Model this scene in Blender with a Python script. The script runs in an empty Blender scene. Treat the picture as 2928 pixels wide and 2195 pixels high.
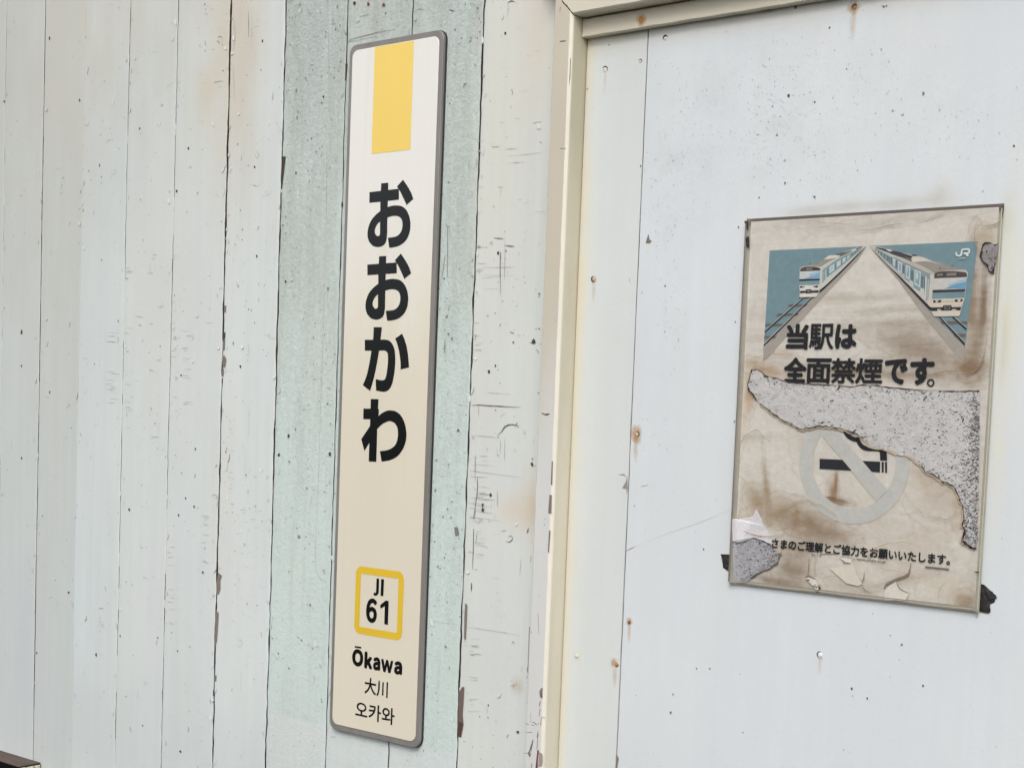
import bpy, math, random
import numpy as np
from mathutils import Matrix, Vector
from mathutils.geometry import tessellate_polygon

scene = bpy.context.scene
COL = scene.collection
random.seed(7)
RNG = np.random.default_rng(11)

# ------------------------------------------------------------------ camera
ZC = 1.55            # eye height above the platform
D = 1.8705           # distance from the lens to the board wall (the plane y = 0)
F, YAW, PITCH, ROLL, SX, SY = 4367.2, 0.69314, -0.06908, -0.03864, 17.46, 394.07
cy, sy, cp, sp, cr, sr = math.cos(YAW), math.sin(YAW), math.cos(PITCH), math.sin(PITCH), math.cos(ROLL), math.sin(ROLL)
ROT = (np.array([[cy, -sy, 0], [sy, cy, 0], [0, 0, 1]]) @ np.array([[1, 0, 0], [0, cp, -sp], [0, sp, cp]])
       @ np.array([[cr, 0, sr], [0, 1, 0], [-sr, 0, cr]]))
cam = bpy.data.cameras.new('camera')
cam.sensor_fit = 'HORIZONTAL'
cam.sensor_width = 36.0
cam.lens = 36.0 * F / 2928.0
cam.shift_x = -SX / 2928.0
cam.shift_y = SY / 2928.0
cam.clip_start = 0.05
cam.clip_end = 3000
camo = bpy.data.objects.new('camera', cam)
COL.objects.link(camo)
M = Matrix.Identity(4)
for r in range(3):
    M[r][0] = ROT[r, 0]
    M[r][1] = ROT[r, 2]
    M[r][2] = -ROT[r, 1]
M[0][3], M[1][3], M[2][3] = 0.0, -D, ZC
camo.matrix_world = M
scene.camera = camo

# ------------------------------------------------------------------ sky, sun, exposure
SUN_EL, SUN_AZ = math.radians(46), math.radians(154)     # azimuth clockwise from +y
w = bpy.data.worlds.new('World')
scene.world = w
w.use_nodes = True
nt = w.node_tree
bg = nt.nodes['Background']
sky = nt.nodes.new('ShaderNodeTexSky')
sky.sky_type = 'NISHITA'
sky.sun_disc = False
sky.sun_elevation = SUN_EL
sky.sun_rotation = SUN_AZ
sky.air_density = 1.0
sky.dust_density = 4.0
sky.ozone_density = 1.0
hs = nt.nodes.new('ShaderNodeHueSaturation')             # thin overcast: the blue washed out evenly
hs.inputs['Saturation'].default_value = 0.45
nt.links.new(sky.outputs[0], hs.inputs['Color'])
nt.links.new(hs.outputs[0], bg.inputs[0])
bg.inputs[1].default_value = 0.15
sun = bpy.data.lights.new('sun', 'SUN')
sun.energy = 0.95
sun.angle = math.radians(26)
sun.color = (1.0, 0.975, 0.935)
suno = bpy.data.objects.new('sun', sun)
COL.objects.link(suno)
sd = Vector((math.sin(SUN_AZ) * math.cos(SUN_EL), math.cos(SUN_AZ) * math.cos(SUN_EL), math.sin(SUN_EL)))
suno.rotation_euler = (-sd).to_track_quat('-Z', 'Y').to_euler()
scene.view_settings.view_transform = 'Standard'
scene.view_settings.look = 'None'
scene.view_settings.gamma = 1.0
scene.view_settings.exposure = 0.21
scene.view_settings.use_curve_mapping = False
ILLUM = 0.95          # how bright a white sheet on this wall comes out; turns picture tones into paint tones


# ------------------------------------------------------------------ helpers
def at(px, py, Y=0.0):
    """A measured point of the picture, on the real plane y = Y -> (x, z)."""
    d = ROT @ np.array([(px - 1464 - SX) / F, 1.0, -(py - 1097.5 - SY) / F])
    k = (D + Y) / d[1]
    return d[0] * k, ZC + d[2] * k


def zm(x0, y0, s):
    return lambda x, y, Y=0.0: at(x0 + x * s, y0 + y * s, Y)


def lin(c):
    return tuple((v / 255 / 12.92) if v / 255 < 0.04045 else ((v / 255 + 0.055) / 1.055) ** 2.4 for v in c)


def alb(c, k=None):
    k = k or ILLUM
    return tuple(min(0.9, v / k) for v in lin(c))


def hash2(ix, iy, seed):
    h = (ix.astype(np.int64) * 374761393 + iy.astype(np.int64) * 668265263 + seed * 1442695041) & 0xFFFFFFFF
    h = ((h ^ (h >> 13)) * 1274126177) & 0xFFFFFFFF
    h = h ^ (h >> 16)
    return (h & 0xFFFFFF) / float(0xFFFFFF)


def vnoise(x, y, seed=0):
    x = np.asarray(x, float); y = np.asarray(y, float)
    ix, iy = np.floor(x), np.floor(y)
    fx, fy = x - ix, y - iy
    fx = fx * fx * (3 - 2 * fx); fy = fy * fy * (3 - 2 * fy)
    a = hash2(ix, iy, seed); b = hash2(ix + 1, iy, seed); c = hash2(ix, iy + 1, seed); d = hash2(ix + 1, iy + 1, seed)
    return (a * (1 - fx) + b * fx) * (1 - fy) + (c * (1 - fx) + d * fx) * fy


def fbm(x, y, seed=0, o=4):
    s = 0; a = 0.5; t = 0
    for k in range(o):
        s = s + a * vnoise(np.asarray(x) * 2 ** k, np.asarray(y) * 2 ** k, seed + k * 17); t += a; a *= 0.5
    return s / t


def sstep(a, b, x):
    t = np.clip((x - a) / (b - a), 0, 1)
    return t * t * (3 - 2 * t)


def tag(o, label=None, cat=None, group=None, kind=None):
    if label: o['label'] = label
    if cat: o['category'] = cat
    if group: o['group'] = group
    if kind: o['kind'] = kind
    return o


def empty(name, loc, label, cat):
    o = bpy.data.objects.new(name, None)
    COL.objects.link(o)
    o.location = loc
    o.empty_display_size = 0.1
    return tag(o, label, cat)


def build(name, verts, faces, mat, parent=None, vcol=None, fcol=None, smooth=False, kind=None):
    """Link one mesh object; vcol: rgba per vertex, fcol: rgba per face."""
    me = bpy.data.meshes.new(name)
    me.from_pydata([tuple(map(float, v)) for v in verts], [], faces)
    if vcol is not None:
        a = me.color_attributes.new('Col', 'FLOAT_COLOR', 'POINT')
        a.data.foreach_set('color', np.asarray(vcol, np.float32).ravel())
    if fcol is not None:
        a = me.color_attributes.new('Col', 'FLOAT_COLOR', 'CORNER')
        buf = np.zeros((len(me.loops), 4), np.float32)
        for p, c in zip(me.polygons, fcol):
            buf[p.loop_start:p.loop_start + p.loop_total] = (*c[:3], 1.0 if len(c) < 4 else c[3])
        a.data.foreach_set('color', buf.ravel())
    if smooth:
        me.polygons.foreach_set('use_smooth', [True] * len(me.polygons))
    me.materials.append(mat)
    me.update()
    o = bpy.data.objects.new(name, me)
    COL.objects.link(o)
    if parent:
        o.parent = parent
        if parent.type == 'EMPTY':
            o.matrix_parent_inverse = Matrix.Translation(-parent.location)
    if kind:
        o['kind'] = kind
    return o


class Flat:
    """Collects flat polygons facing the platform (-y), each a hair in front of the one before."""
    def __init__(self, Y, step=0.00002, lift=None):
        self.Y, self.step, self.n, self.lift = Y, step, 0, lift
        self.v, self.f, self.c = [], [], []

    def poly(self, pts, col, y=None):
        """pts: list of (x, z) in the wall's own coordinates."""
        y = self.Y - self.step * self.n if y is None else y
        self.n += 1
        pts = [(float(a), float(b)) for a, b in pts]
        if len(pts) < 3: return
        b0 = len(self.v)
        for x, z in pts:
            self.v.append((x, y - (self.lift(x, z) if self.lift else 0), z))
        if len(pts) == 4 or len(pts) == 3:
            tris = [tuple(range(len(pts)))]
        else:
            tris = tessellate_polygon([[Vector((x, z, 0)) for x, z in pts]])
        for t in tris:
            t = [b0 + i for i in t]
            a = sum(self.v[t[i]][0] * self.v[t[(i + 1) % len(t)]][2] - self.v[t[(i + 1) % len(t)]][0] * self.v[t[i]][2] for i in range(len(t)))
            if a < 0: t = t[::-1]
            self.f.append(t)
            self.c.append(col)

    def ribbon(self, pts, width, col, taper=False, jit=0.0, closed=False):
        pts = [np.array(p, float) for p in pts]
        n = len(pts)
        L, Rr = [], []
        for i, p in enumerate(pts):
            a = pts[(i - 1) % n] if (closed or i > 0) else p
            b = pts[(i + 1) % n] if (closed or i < n - 1) else p
            t = b - a; t = t / (np.hypot(*t) + 1e-12)
            nn = np.array([-t[1], t[0]])
            wd = width[i] if isinstance(width, (list, tuple)) else width
            if taper: wd = wd * (0.15 + 0.85 * math.sin(math.pi * (i + 0.35) / (n - 0.3)))
            wd = wd * (1 + jit * (random.random() - 0.5) * 2)
            L.append(p + nn * wd / 2); Rr.append(p - nn * wd / 2)
        y = self.Y - self.step * self.n
        rng = range(n) if closed else range(n - 1)
        for i in rng:
            j = (i + 1) % n
            self.poly([L[i], L[j], Rr[j], Rr[i]], col, y)
        return self

    def make(self, name, mat, parent=None, kind=None):
        return build(name, self.v, self.f, mat, parent, fcol=self.c, kind=kind)


def curve(pts, closed=True, n=6):
    """Catmull-Rom through pts; a point with a third value is a sharp corner."""
    out = []
    N = len(pts)
    rng = range(N) if closed else range(N - 1)
    for i in rng:
        p1, p2 = pts[i], pts[(i + 1) % N]
        c1, c2 = len(p1) > 2, len(p2) > 2
        p0 = pts[(i - 1) % N] if (closed or i > 0) else p1
        p3 = pts[(i + 2) % N] if (closed or i < N - 2) else p2
        a1, a2 = np.array(p1[:2], float), np.array(p2[:2], float)
        a0 = a1 if c1 else np.array(p0[:2], float)
        a3 = a2 if c2 else np.array(p3[:2], float)
        if c1 and c2:
            out.append(tuple(a1)); continue
        for k in range(n):
            t = k / n
            q = 0.5 * ((2 * a1) + (-a0 + a2) * t + (2 * a0 - 5 * a1 + 4 * a2 - a3) * t * t + (-a0 + 3 * a1 - 3 * a2 + a3) * t ** 3)
            out.append(tuple(q))
    if not closed: out.append(tuple(pts[-1][:2]))
    return out


def text_mesh(body, bold=0.0):
    c = bpy.data.curves.new('txt', 'FONT')
    c.body = body
    c.size = 1.0
    c.resolution_u = 4
    o = bpy.data.objects.new('txt', c)
    COL.objects.link(o)
    bpy.context.view_layer.update()
    dg = bpy.context.evaluated_depsgraph_get()
    me = bpy.data.meshes.new_from_object(o.evaluated_get(dg), depsgraph=dg)
    v = np.zeros(len(me.vertices) * 3); me.vertices.foreach_get('co', v)
    v = v.reshape(-1, 3)
    f = [tuple(p.vertices) for p in me.polygons]
    bpy.data.objects.remove(o); bpy.data.curves.remove(c); bpy.data.meshes.remove(me)
    return v, f


def text_fit(name, body, rect, Y, mat, parent, bold=0.0, col=None, lift=None):
    """Lettering fitted into rect = (x0, z0, x1, z1) on the plane y = Y."""
    v, f = text_mesh(body, bold)
    lo, hi = v.min(0), v.max(0)
    x0, z0, x1, z1 = rect
    X = x0 + (v[:, 0] - lo[0]) / (hi[0] - lo[0]) * (x1 - x0)
    Z = z0 + (v[:, 1] - lo[1]) / (hi[1] - lo[1]) * (z1 - z0)
    V, F2 = [], []
    r = bold * (z1 - z0)                                  # heavier weight: the same letters overprinted a hair apart
    X = x0 + r + (X - x0) * (1 - 2 * r / (x1 - x0)); Z = z0 + r + (Z - z0) * (1 - 2 * r / (z1 - z0))
    offs = [(0, 0)] + ([(r * math.cos(k * math.pi / 4), r * math.sin(k * math.pi / 4)) for k in range(8)] if bold else [])
    for q, (ox, oz) in enumerate(offs):
        b0 = len(V)
        V += [(a + ox, Y - q * .000008 - (lift(a, b) if lift else 0), b + oz) for a, b in zip(X, Z)]
        for t in f:
            t = [b0 + i for i in t]
            a = sum(V[t[i]][0] * V[t[(i + 1) % len(t)]][2] - V[t[(i + 1) % len(t)]][0] * V[t[i]][2] for i in range(len(t)))
            F2.append(t if a > 0 else t[::-1])
    return build(name, V, F2, mat, parent, fcol=[col] * len(F2) if col else None)


def rrect(x0, z0, x1, z1, r, n=8):
    out = []
    for cx, cz, a0 in ((x1 - r, z1 - r, 0), (x0 + r, z1 - r, 90), (x0 + r, z0 + r, 180), (x1 - r, z0 + r, 270)):
        for k in range(n + 1):
            a = math.radians(a0 + 90 * k / n)
            out.append((cx + r * math.cos(a), cz + r * math.sin(a)))
    return out


# ------------------------------------------------------------------ materials
def new_mat(name):
    m = bpy.data.materials.new(name)
    m.use_nodes = True
    t = m.node_tree
    return m, t, t.nodes['Principled BSDF']


def node(t, kind, **kw):
    n = t.nodes.new(kind)
    for k, v in kw.items():
        if k in n.inputs.keys(): n.inputs[k].default_value = v
        else: setattr(n, k, v)
    return n


def mixc(t, fac, a, b):
    n = t.nodes.new('ShaderNodeMix'); n.data_type = 'RGBA'
    for sock, val in ((n.inputs[0], fac), (n.inputs[6], a), (n.inputs[7], b)):
        if hasattr(val, 'is_linked') or isinstance(val, bpy.types.NodeSocket): t.links.new(val, sock)
        elif isinstance(val, (int, float)): sock.default_value = val
        else: sock.default_value = (*val[:3], 1)
    return n.outputs[2]


def ramp(t, src, a, b, lo=0.0, hi=1.0):
    n = t.nodes.new('ShaderNodeMapRange')
    n.inputs[1].default_value = a; n.inputs[2].default_value = b
    n.inputs[3].default_value = lo; n.inputs[4].default_value = hi
    t.links.new(src, n.inputs[0])
    return n.outputs[0]


def coords(t, scale, loc=(0, 0, 0)):
    g = t.nodes.new('ShaderNodeNewGeometry')
    m = t.nodes.new('ShaderNodeMapping')
    m.inputs['Scale'].default_value = scale
    m.inputs['Location'].default_value = loc
    t.links.new(g.outputs['Position'], m.inputs[0])
    return m.outputs[0]


def noise(t, scale3, sc=1.0, detail=4, rough=0.55, loc=(0, 0, 0)):
    n = t.nodes.new('ShaderNodeTexNoise')
    n.inputs['Scale'].default_value = sc
    n.inputs['Detail'].default_value = detail
    n.inputs['Roughness'].default_value = rough
    t.links.new(coords(t, scale3, loc), n.inputs['Vector'])
    return n.outputs[0]


def mth(t, op, a, b):
    n = t.nodes.new('ShaderNodeMath'); n.operation = op
    for s, v in ((n.inputs[0], a), (n.inputs[1], b)):
        if isinstance(v, (int, float)): s.default_value = v
        else: t.links.new(v, s)
    return n.outputs[0]


def bumped(t, p, h, strength=0.3, dist=0.002):
    b = t.nodes.new('ShaderNodeBump')
    b.inputs['Strength'].default_value = strength
    b.inputs['Distance'].default_value = dist
    t.links.new(h, b.inputs['Height'])
    t.links.new(b.outputs[0], p.inputs['Normal'])


def paint_mat(name, grain=1.0, rough=0.55, streak=0.03, mottle=0.035, teal=None, bump=0.35):
    """Old brushed oil paint: the object's own colour, faint streaks and blotches, stains from 'Col'."""
    m, t, p = new_mat(name)
    oi = t.nodes.new('ShaderNodeObjectInfo')
    base = oi.outputs['Color']
    at_ = t.nodes.new('ShaderNodeAttribute'); at_.attribute_name = 'Col'
    n1 = noise(t, (60, 60, 2.2), 1.0, 5, 0.6)               # brush and grain streaks running up the board
    n2 = noise(t, (5, 5, 3.2), 1.0, 5, 0.6, (3, 1, 7))      # broad blotches
    n3 = noise(t, (220, 220, 150), 1.0, 3, 0.6)
    c = base
    if teal:
        zb, ta, tb = teal
        g = t.nodes.new('ShaderNodeNewGeometry'); sx = t.nodes.new('ShaderNodeSeparateXYZ')
        t.links.new(g.outputs['Position'], sx.inputs[0])
        e = noise(t, (90, 90, 40), 1.0, 3)
        edge = mth(t, 'ADD', sx.outputs['Z'], mth(t, 'MULTIPLY', e, 0.006))
        above = ramp(t, edge, zb + 0.001, zb + 0.008)
        w1 = noise(t, (22, 22, 2.6), 1.0, 6, 0.72, (1, 5, 2))
        w2 = noise(t, (85, 85, 70), 1.0, 6, 0.8, (8, 2, 1))
        hgt = ramp(t, sx.outputs['Z'], ZC - 0.30, ZC + 0.75, 0.0, 0.17)   # the worn grey patches lie mostly high up
        wear = ramp(t, mth(t, 'ADD', mth(t, 'ADD', mth(t, 'MULTIPLY', w1, 0.6), mth(t, 'MULTIPLY', w2, 0.4)), hgt), 0.50, 0.74)
        tc = mixc(t, wear, ta, tb)
        c = mixc(t, mth(t, 'MULTIPLY', above, 0.93), c, tc)
    dk = ramp(t, n1, 0.35, 0.75, 1.0 + streak, 1.0 - streak)
    mt = ramp(t, n2, 0.3, 0.7, 1.0 + mottle, 1.0 - mottle)
    tint = mixc(t, ramp(t, noise(t, (9, 9, 1.3), 1.0, 4, 0.6, (2, 9, 4)), 0.35, 0.7), (1.01, 1.0, 0.988), (0.985, 1.0, 1.015))
    k = mth(t, 'MULTIPLY', dk, mt)
    vm = t.nodes.new('ShaderNodeVectorMath'); vm.operation = 'MULTIPLY'
    t.links.new(c, vm.inputs[0]); t.links.new(tint, vm.inputs[1])
    vs = t.nodes.new('ShaderNodeVectorMath'); vs.operation = 'SCALE'
    t.links.new(vm.outputs[0], vs.inputs[0]); t.links.new(k, vs.inputs['Scale'])
    c = mixc(t, at_.outputs['Alpha'], vs.outputs[0], at_.outputs['Color'])
    sp = noise(t, (420, 420, 380), 1.0, 2, 0.5, (4, 4, 4))  # pin-head dirt
    c = mixc(t, ramp(t, sp, 0.70, 0.78, 0, 0.35 * grain), c, (0.30, 0.28, 0.25))
    t.links.new(c, p.inputs['Base Color'])
    p.inputs['Roughness'].default_value = rough
    p.inputs['Specular IOR Level'].default_value = 0.35
    h = mth(t, 'ADD', mth(t, 'MULTIPLY', n1, 0.6), mth(t, 'MULTIPLY', n3, 0.5))
    if teal:
        h = mth(t, 'ADD', h, mth(t, 'MULTIPLY', mth(t, 'MULTIPLY', w2, 3.4), ramp(t, hgt, 0, .17, .45, 1.0)))
    bumped(t, p, h, bump, 0.0012)
    return m


def col_mat(name, rough=0.6, spec=0.3, bump=0.0, bscale=300.0, coat=0.0):
    """Colour straight from the 'Col' attribute (print, chips of paint, stains)."""
    m, t, p = new_mat(name)
    a = t.nodes.new('ShaderNodeAttribute'); a.attribute_name = 'Col'
    n = noise(t, (130, 130, 130), 1.0, 4, 0.6)
    vs = t.nodes.new('ShaderNodeVectorMath'); vs.operation = 'SCALE'
    t.links.new(a.outputs['Color'], vs.inputs[0])
    t.links.new(ramp(t, n, 0.3, 0.7, 0.94, 1.06), vs.inputs['Scale'])
    t.links.new(vs.outputs[0], p.inputs['Base Color'])
    p.inputs['Roughness'].default_value = rough
    p.inputs['Specular IOR Level'].default_value = spec
    p.inputs['Coat Weight'].default_value = coat
    if bump:
        hh = noise(t, (bscale,) * 3, 1.0, 5, 0.65)
        if name == 'poster_paper': hh = mth(t, 'ADD', hh, mth(t, 'MULTIPLY', noise(t, (26, 26, 34), 1.0, 3, .5), 3.0))
        bumped(t, p, hh, bump, 0.0015)
    return m


def soft_mat(name):
    """Stain that fades out: 'Col' rgb over the paint, its alpha the strength."""
    m, t, p = new_mat(name)
    a = t.nodes.new('ShaderNodeAttribute'); a.attribute_name = 'Col'
    t.links.new(a.outputs['Color'], p.inputs['Base Color'])
    n = noise(t, (240, 240, 240), 1.0, 4, 0.6)
    t.links.new(mth(t, 'MULTIPLY', a.outputs['Alpha'], ramp(t, n, 0.3, 0.7, 0.75, 1.15)), p.inputs['Alpha'])
    p.inputs['Roughness'].default_value = 0.8
    p.inputs['Specular IOR Level'].default_value = 0.1
    return m


def plain_mat(name, c, rough=0.6, spec=0.4, metal=0.0, var=0.08, vs3=(40, 40, 6), bump=0.15, coat=0.0):
    m, t, p = new_mat(name)
    n = noise(t, vs3, 1.0, 5, 0.6)
    t.links.new(mixc(t, ramp(t, n, 0.3, 0.7), tuple(v * (1 + var) for v in c), tuple(v * (1 - var) for v in c)), p.inputs['Base Color'])
    p.inputs['Roughness'].default_value = rough
    p.inputs['Specular IOR Level'].default_value = spec
    p.inputs['Metallic'].default_value = metal
    p.inputs['Coat Weight'].default_value = coat
    p.inputs['Coat Roughness'].default_value = 0.2
    if bump: bumped(t, p, noise(t, (300, 300, 300), 1.0, 4), bump, 0.0008)
    return m


ZT = at(840, 2054)[1]
TEAL_A, TEAL_B = alb((195, 208, 203)), alb((170, 176, 171))
M_PAINT = paint_mat('old_white_paint')
M_TEAL = paint_mat('old_teal_paint', grain=1.5, teal=(ZT, TEAL_A, TEAL_B), bump=0.8)
M_PANEL = paint_mat('panel_paint', grain=0.9, rough=0.5, streak=0.014, mottle=0.03, bump=0.32)
M_TRIM = paint_mat('trim_paint', grain=0.8, rough=0.45, streak=0.03, mottle=0.04, bump=0.4)
M_WEAR = col_mat('bare_wood_and_dirt', 0.85, 0.1)
M_SOFT = soft_mat('rust_and_dirt_stain')
M_BACK = plain_mat('dark_wood_behind', (0.045, 0.036, 0.03), 0.9, 0.1)
M_PLAT = plain_mat('platform_concrete', (0.06, 0.06, 0.058), 0.9, 0.2, var=0.2, vs3=(2, 2, 2), bump=0.3)
M_FRAME = plain_mat('sign_metal', alb((138, 134, 131)), 0.42, 0.5, 0.3, 0.12, (30, 30, 8))
M_RING = plain_mat('sign_deep_yellow', (0.74, 0.50, 0.035), 0.30, 0.5, 0, 0.03, (6, 6, 3), 0.02, coat=0.6)
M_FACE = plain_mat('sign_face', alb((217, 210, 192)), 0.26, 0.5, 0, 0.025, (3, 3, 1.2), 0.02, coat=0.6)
_t = M_FACE.node_tree; _p = _t.nodes['Principled BSDF']                 # cream below, whiter towards the head, with an uneven boundary
_old = _p.inputs['Base Color'].links[0].from_socket
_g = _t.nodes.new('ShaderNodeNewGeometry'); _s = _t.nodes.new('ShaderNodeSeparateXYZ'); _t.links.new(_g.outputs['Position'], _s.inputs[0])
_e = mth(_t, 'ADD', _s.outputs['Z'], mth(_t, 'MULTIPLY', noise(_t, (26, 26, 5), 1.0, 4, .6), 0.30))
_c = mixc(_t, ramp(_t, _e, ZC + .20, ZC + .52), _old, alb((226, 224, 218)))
_st = noise(_t, (70, 70, 1.6), 1.0, 4, .6, (5, 3, 1))                    # faint run marks
_t.links.new(mixc(_t, ramp(_t, _st, .56, .78, 0, .10), _c, alb((186, 176, 152))), _p.inputs['Base Color'])
M_YEL = plain_mat('sign_yellow', (0.88, 0.63, 0.12), 0.30, 0.5, 0, 0.03, (6, 6, 3), 0.02, coat=1.0)
M_INK = plain_mat('sign_black', (0.004, 0.004, 0.005), 0.25, 0.4, 0, 0.02, (6, 6, 3), 0.02, coat=0.35)
M_PRINT = col_mat('poster_print', 0.55, 0.35)
M_PAPER = col_mat('poster_paper', 0.65, 0.3, 0.35, 160.0)
M_MOULD = col_mat('mouldy_pulp', 0.9, 0.1, 0.6, 420.0)
M_TAPE = plain_mat('black_tape', (0.022, 0.020, 0.018), 0.32, 0.6, 0, 0.4, (90, 90, 160), 0.9)
M_NAIL = col_mat('nail_head', 0.6, 0.4)
M_BROWN = plain_mat('worn_brown_wood', (0.095, 0.068, 0.057), 0.7, 0.3, 0, 0.25, (8, 40, 40), 0.5)
M_SLEEVE_BACK = col_mat('sleeve_back', 0.4, 0.5)

m, t, p = new_mat('clear_sleeve')
for n_ in list(t.nodes):
    if n_.type == 'BSDF_PRINCIPLED': t.nodes.remove(n_)
tr = t.nodes.new('ShaderNodeBsdfTransparent'); gl = t.nodes.new('ShaderNodeBsdfGlossy'); fr = t.nodes.new('ShaderNodeFresnel'); mx = t.nodes.new('ShaderNodeMixShader')
tr.inputs[0].default_value = (0.995, 0.993, 0.985, 1)
gl.inputs['Roughness'].default_value = 0.22
fr.inputs[0].default_value = 1.38
bn = t.nodes.new('ShaderNodeBump'); bn.inputs['Strength'].default_value = 0.25; bn.inputs['Distance'].default_value = 0.004
t.links.new(noise(t, (14, 14, 9), 1.0, 3), bn.inputs['Height'])
t.links.new(bn.outputs[0], gl.inputs['Normal']); t.links.new(bn.outputs[0], fr.inputs['Normal'])
t.links.new(mth(t, 'MULTIPLY', fr.outputs[0], 0.35), mx.inputs[0]); t.links.new(tr.outputs[0], mx.inputs[1]); t.links.new(gl.outputs[0], mx.inputs[2])
t.links.new(mx.outputs[0], t.nodes['Material Output'].inputs[0])
M_CLEAR = m

# ------------------------------------------------------------------ ground
M_BALLAST = plain_mat('track_ballast', (.085, .078, .070), .95, .1, var=.35, vs3=(9, 9, 9), bump=.6)
M_BANK = plain_mat('unseen_bank_green', (.045, .062, .030), .95, .1, var=.5, vs3=(1.5, 1.5, 1.5), bump=.6)
gv = [(x, y, z) for x in (-60, 60) for y in (-4.2, 6) for z in (-1.1, 0)]
bxf = [(0, 2, 3, 1)[::-1], (4, 5, 7, 6)[::-1], (0, 1, 5, 4)[::-1], (2, 6, 7, 3)[::-1], (1, 3, 7, 5)[::-1]]
tag(build('platform', gv, bxf, M_PLAT), kind='structure')
tag(build('ground', [(-900, -900, -1.1), (900, -900, -1.1), (900, 900, -1.1), (-900, 900, -1.1)], [(0, 1, 2, 3)], M_BALLAST), kind='structure')
hx = np.linspace(-300, 300, 121)                                   # unseen bank added beyond the tracks, a dark reflection for the sign
hv = []
for x in hx:
    h = 2.6 + 2.4 * float(fbm(x * .05, 1.0, 5)) + 1.2 * float(fbm(x * .4, 2.0, 6))
    hv += [(x, -16, -1.15), (x, -21, h * .55 - .5), (x, -26, h - 1.0), (x, -60, h - .4)]
tag(build('unseen_bank', hv, [(4 * k + j, 4 * k + j + 1, 4 * k + j + 5, 4 * k + j + 4) for k in range(120) for j in range(3)], M_BANK, smooth=True), kind='structure')

# ------------------------------------------------------------------ wear marks
C_DARK, C_BROWN, C_GREY, C_PALE, C_RUST = lin((80, 70, 64)), lin((126, 118, 110)), lin((152, 149, 143)), lin((178, 177, 172)), lin((140, 84, 40))


def blob(fl, x, z, rx, rz, col, ang=0.0, n=8, rough=0.35):
    pts = []
    for k in range(n):
        a = 2 * math.pi * k / n
        r = 1 + (random.random() - 0.5) * 2 * rough
        u, v = rx * r * math.cos(a), rz * r * math.sin(a)
        pts.append((x + u * math.cos(ang) - v * math.sin(ang), z + u * math.sin(ang) + v * math.cos(ang)))
    fl.poly(pts, col)


def tick(fl, x0, z0, x1, z1, wd, col, n=5, wob=0.25):
    pts = []
    L = math.hypot(x1 - x0, z1 - z0)
    for k in range(n + 1):
        u = k / n
        o = (random.random() - 0.5) * wob * min(L, 0.02) * 0.3
        pts.append((x0 + (x1 - x0) * u - (z1 - z0) / (L + 1e-9) * o, z0 + (z1 - z0) * u + (x1 - x0) / (L + 1e-9) * o))
    fl.ribbon(pts, wd, col, taper=True, jit=0.35)


def random_wear(fl, x0, x1, z0, z1, dens=1.0, tick_dens=1.0, edge=None):
    A = (x1 - x0) * (z1 - z0)
    for _ in range(int(900 * A * dens)):                     # pin holes and flecks
        x, z = random.uniform(x0, x1), random.uniform(z0, z1)
        if vnoise(x * 9, z * 3, 5) < 0.42: continue
        r = 0.0005 * math.exp(random.gauss(0.25, 0.55))
        r = min(r, 0.0024)
        blob(fl, x, z, r, r * random.uniform(0.7, 1.6), random.choice([C_GREY, C_GREY, C_BROWN, C_PALE, C_BROWN, C_DARK]), n=6)
    for _ in range(int(650 * A * tick_dens)):                # hair cracks across the grain
        x, z = random.uniform(x0, x1), random.uniform(z0, z1)
        if vnoise(x * 11, z * 4, 9) < 0.62: continue
        L = random.uniform(0.002, 0.010) * (2.2 if random.random() < .12 else 1)
        tick(fl, x, z, min(x + L, x1), z + random.uniform(-.0006, .0006), random.uniform(0.0003, 0.0007), random.choice([C_PALE, C_GREY, C_PALE, C_PALE]), 4)
    for _ in range(int(130 * A * dens)):                     # little flakes and curled lips
        x, z = random.uniform(x0, x1), random.uniform(z0, z1)
        a = random.uniform(0, 6.28); r = random.uniform(0.002, 0.006)
        pts = [(x + r * math.cos(a + k * 0.35), z + r * math.sin(a + k * 0.35)) for k in range(random.randint(3, 7))]
        fl.ribbon(pts, random.uniform(0.0005, 0.0012), random.choice([C_GREY, C_BROWN, C_PALE]), taper=True, jit=0.4)


# ------------------------------------------------------------------ the board wall
J_PX = [(16, 0, 0, 1500), (130, 0, 92, 2167), (243, 0, 203, 2195), (372, 0, 328, 2195), (510, 0, 459, 2195), (661, 0, 606, 2195),
        (818, 0, 758, 2195), (994, 0, 929, 2195), (1179, 0, 1111, 2195), (1382, 0, 1307, 2195)]
JX = [(at(a, b)[0] + at(c, d)[0]) / 2 for a, b, c, d in J_PX]
JAMB_X0, JAMB_X1 = -1.4953, -1.4590
JX = [JX[0] - 0.310, JX[0] - 0.155] + JX + [JAMB_X0 + 0.012]
# gap width (m), how often the paint bridges it (0..1), for every joint
GAP = [(.002, .2), (.002, .2), (.0009, .50), (.0010, .45), (.0002, 1), (.0015, .34), (.0015, .30), (.0040, .04), (.0034, .08), (.0022, .14), (.0020, .14), (.0032, .08), (.001, .5)]
TINT = [(189, 195, 193), (189, 195, 193), (190, 196, 194), (188, 193, 190), (198, 205, 205), (199, 205, 203), (199, 205, 204), (202, 208, 207),
        (201, 208, 206), (201, 208, 206), (201, 208, 206), (202, 206, 202)]
wall = empty('board_wall', (-2.3, 0, 0), 'wall of upright white painted boards with cracked peeling paint behind the station sign', 'wall')
ZLO, ZHI, ZTOP = ZC - 1.0, ZC + 1.0, 2.75
zr = np.concatenate([[0.0, 0.25], np.arange(ZLO, ZHI, 0.004), [ZTOP]])

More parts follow.
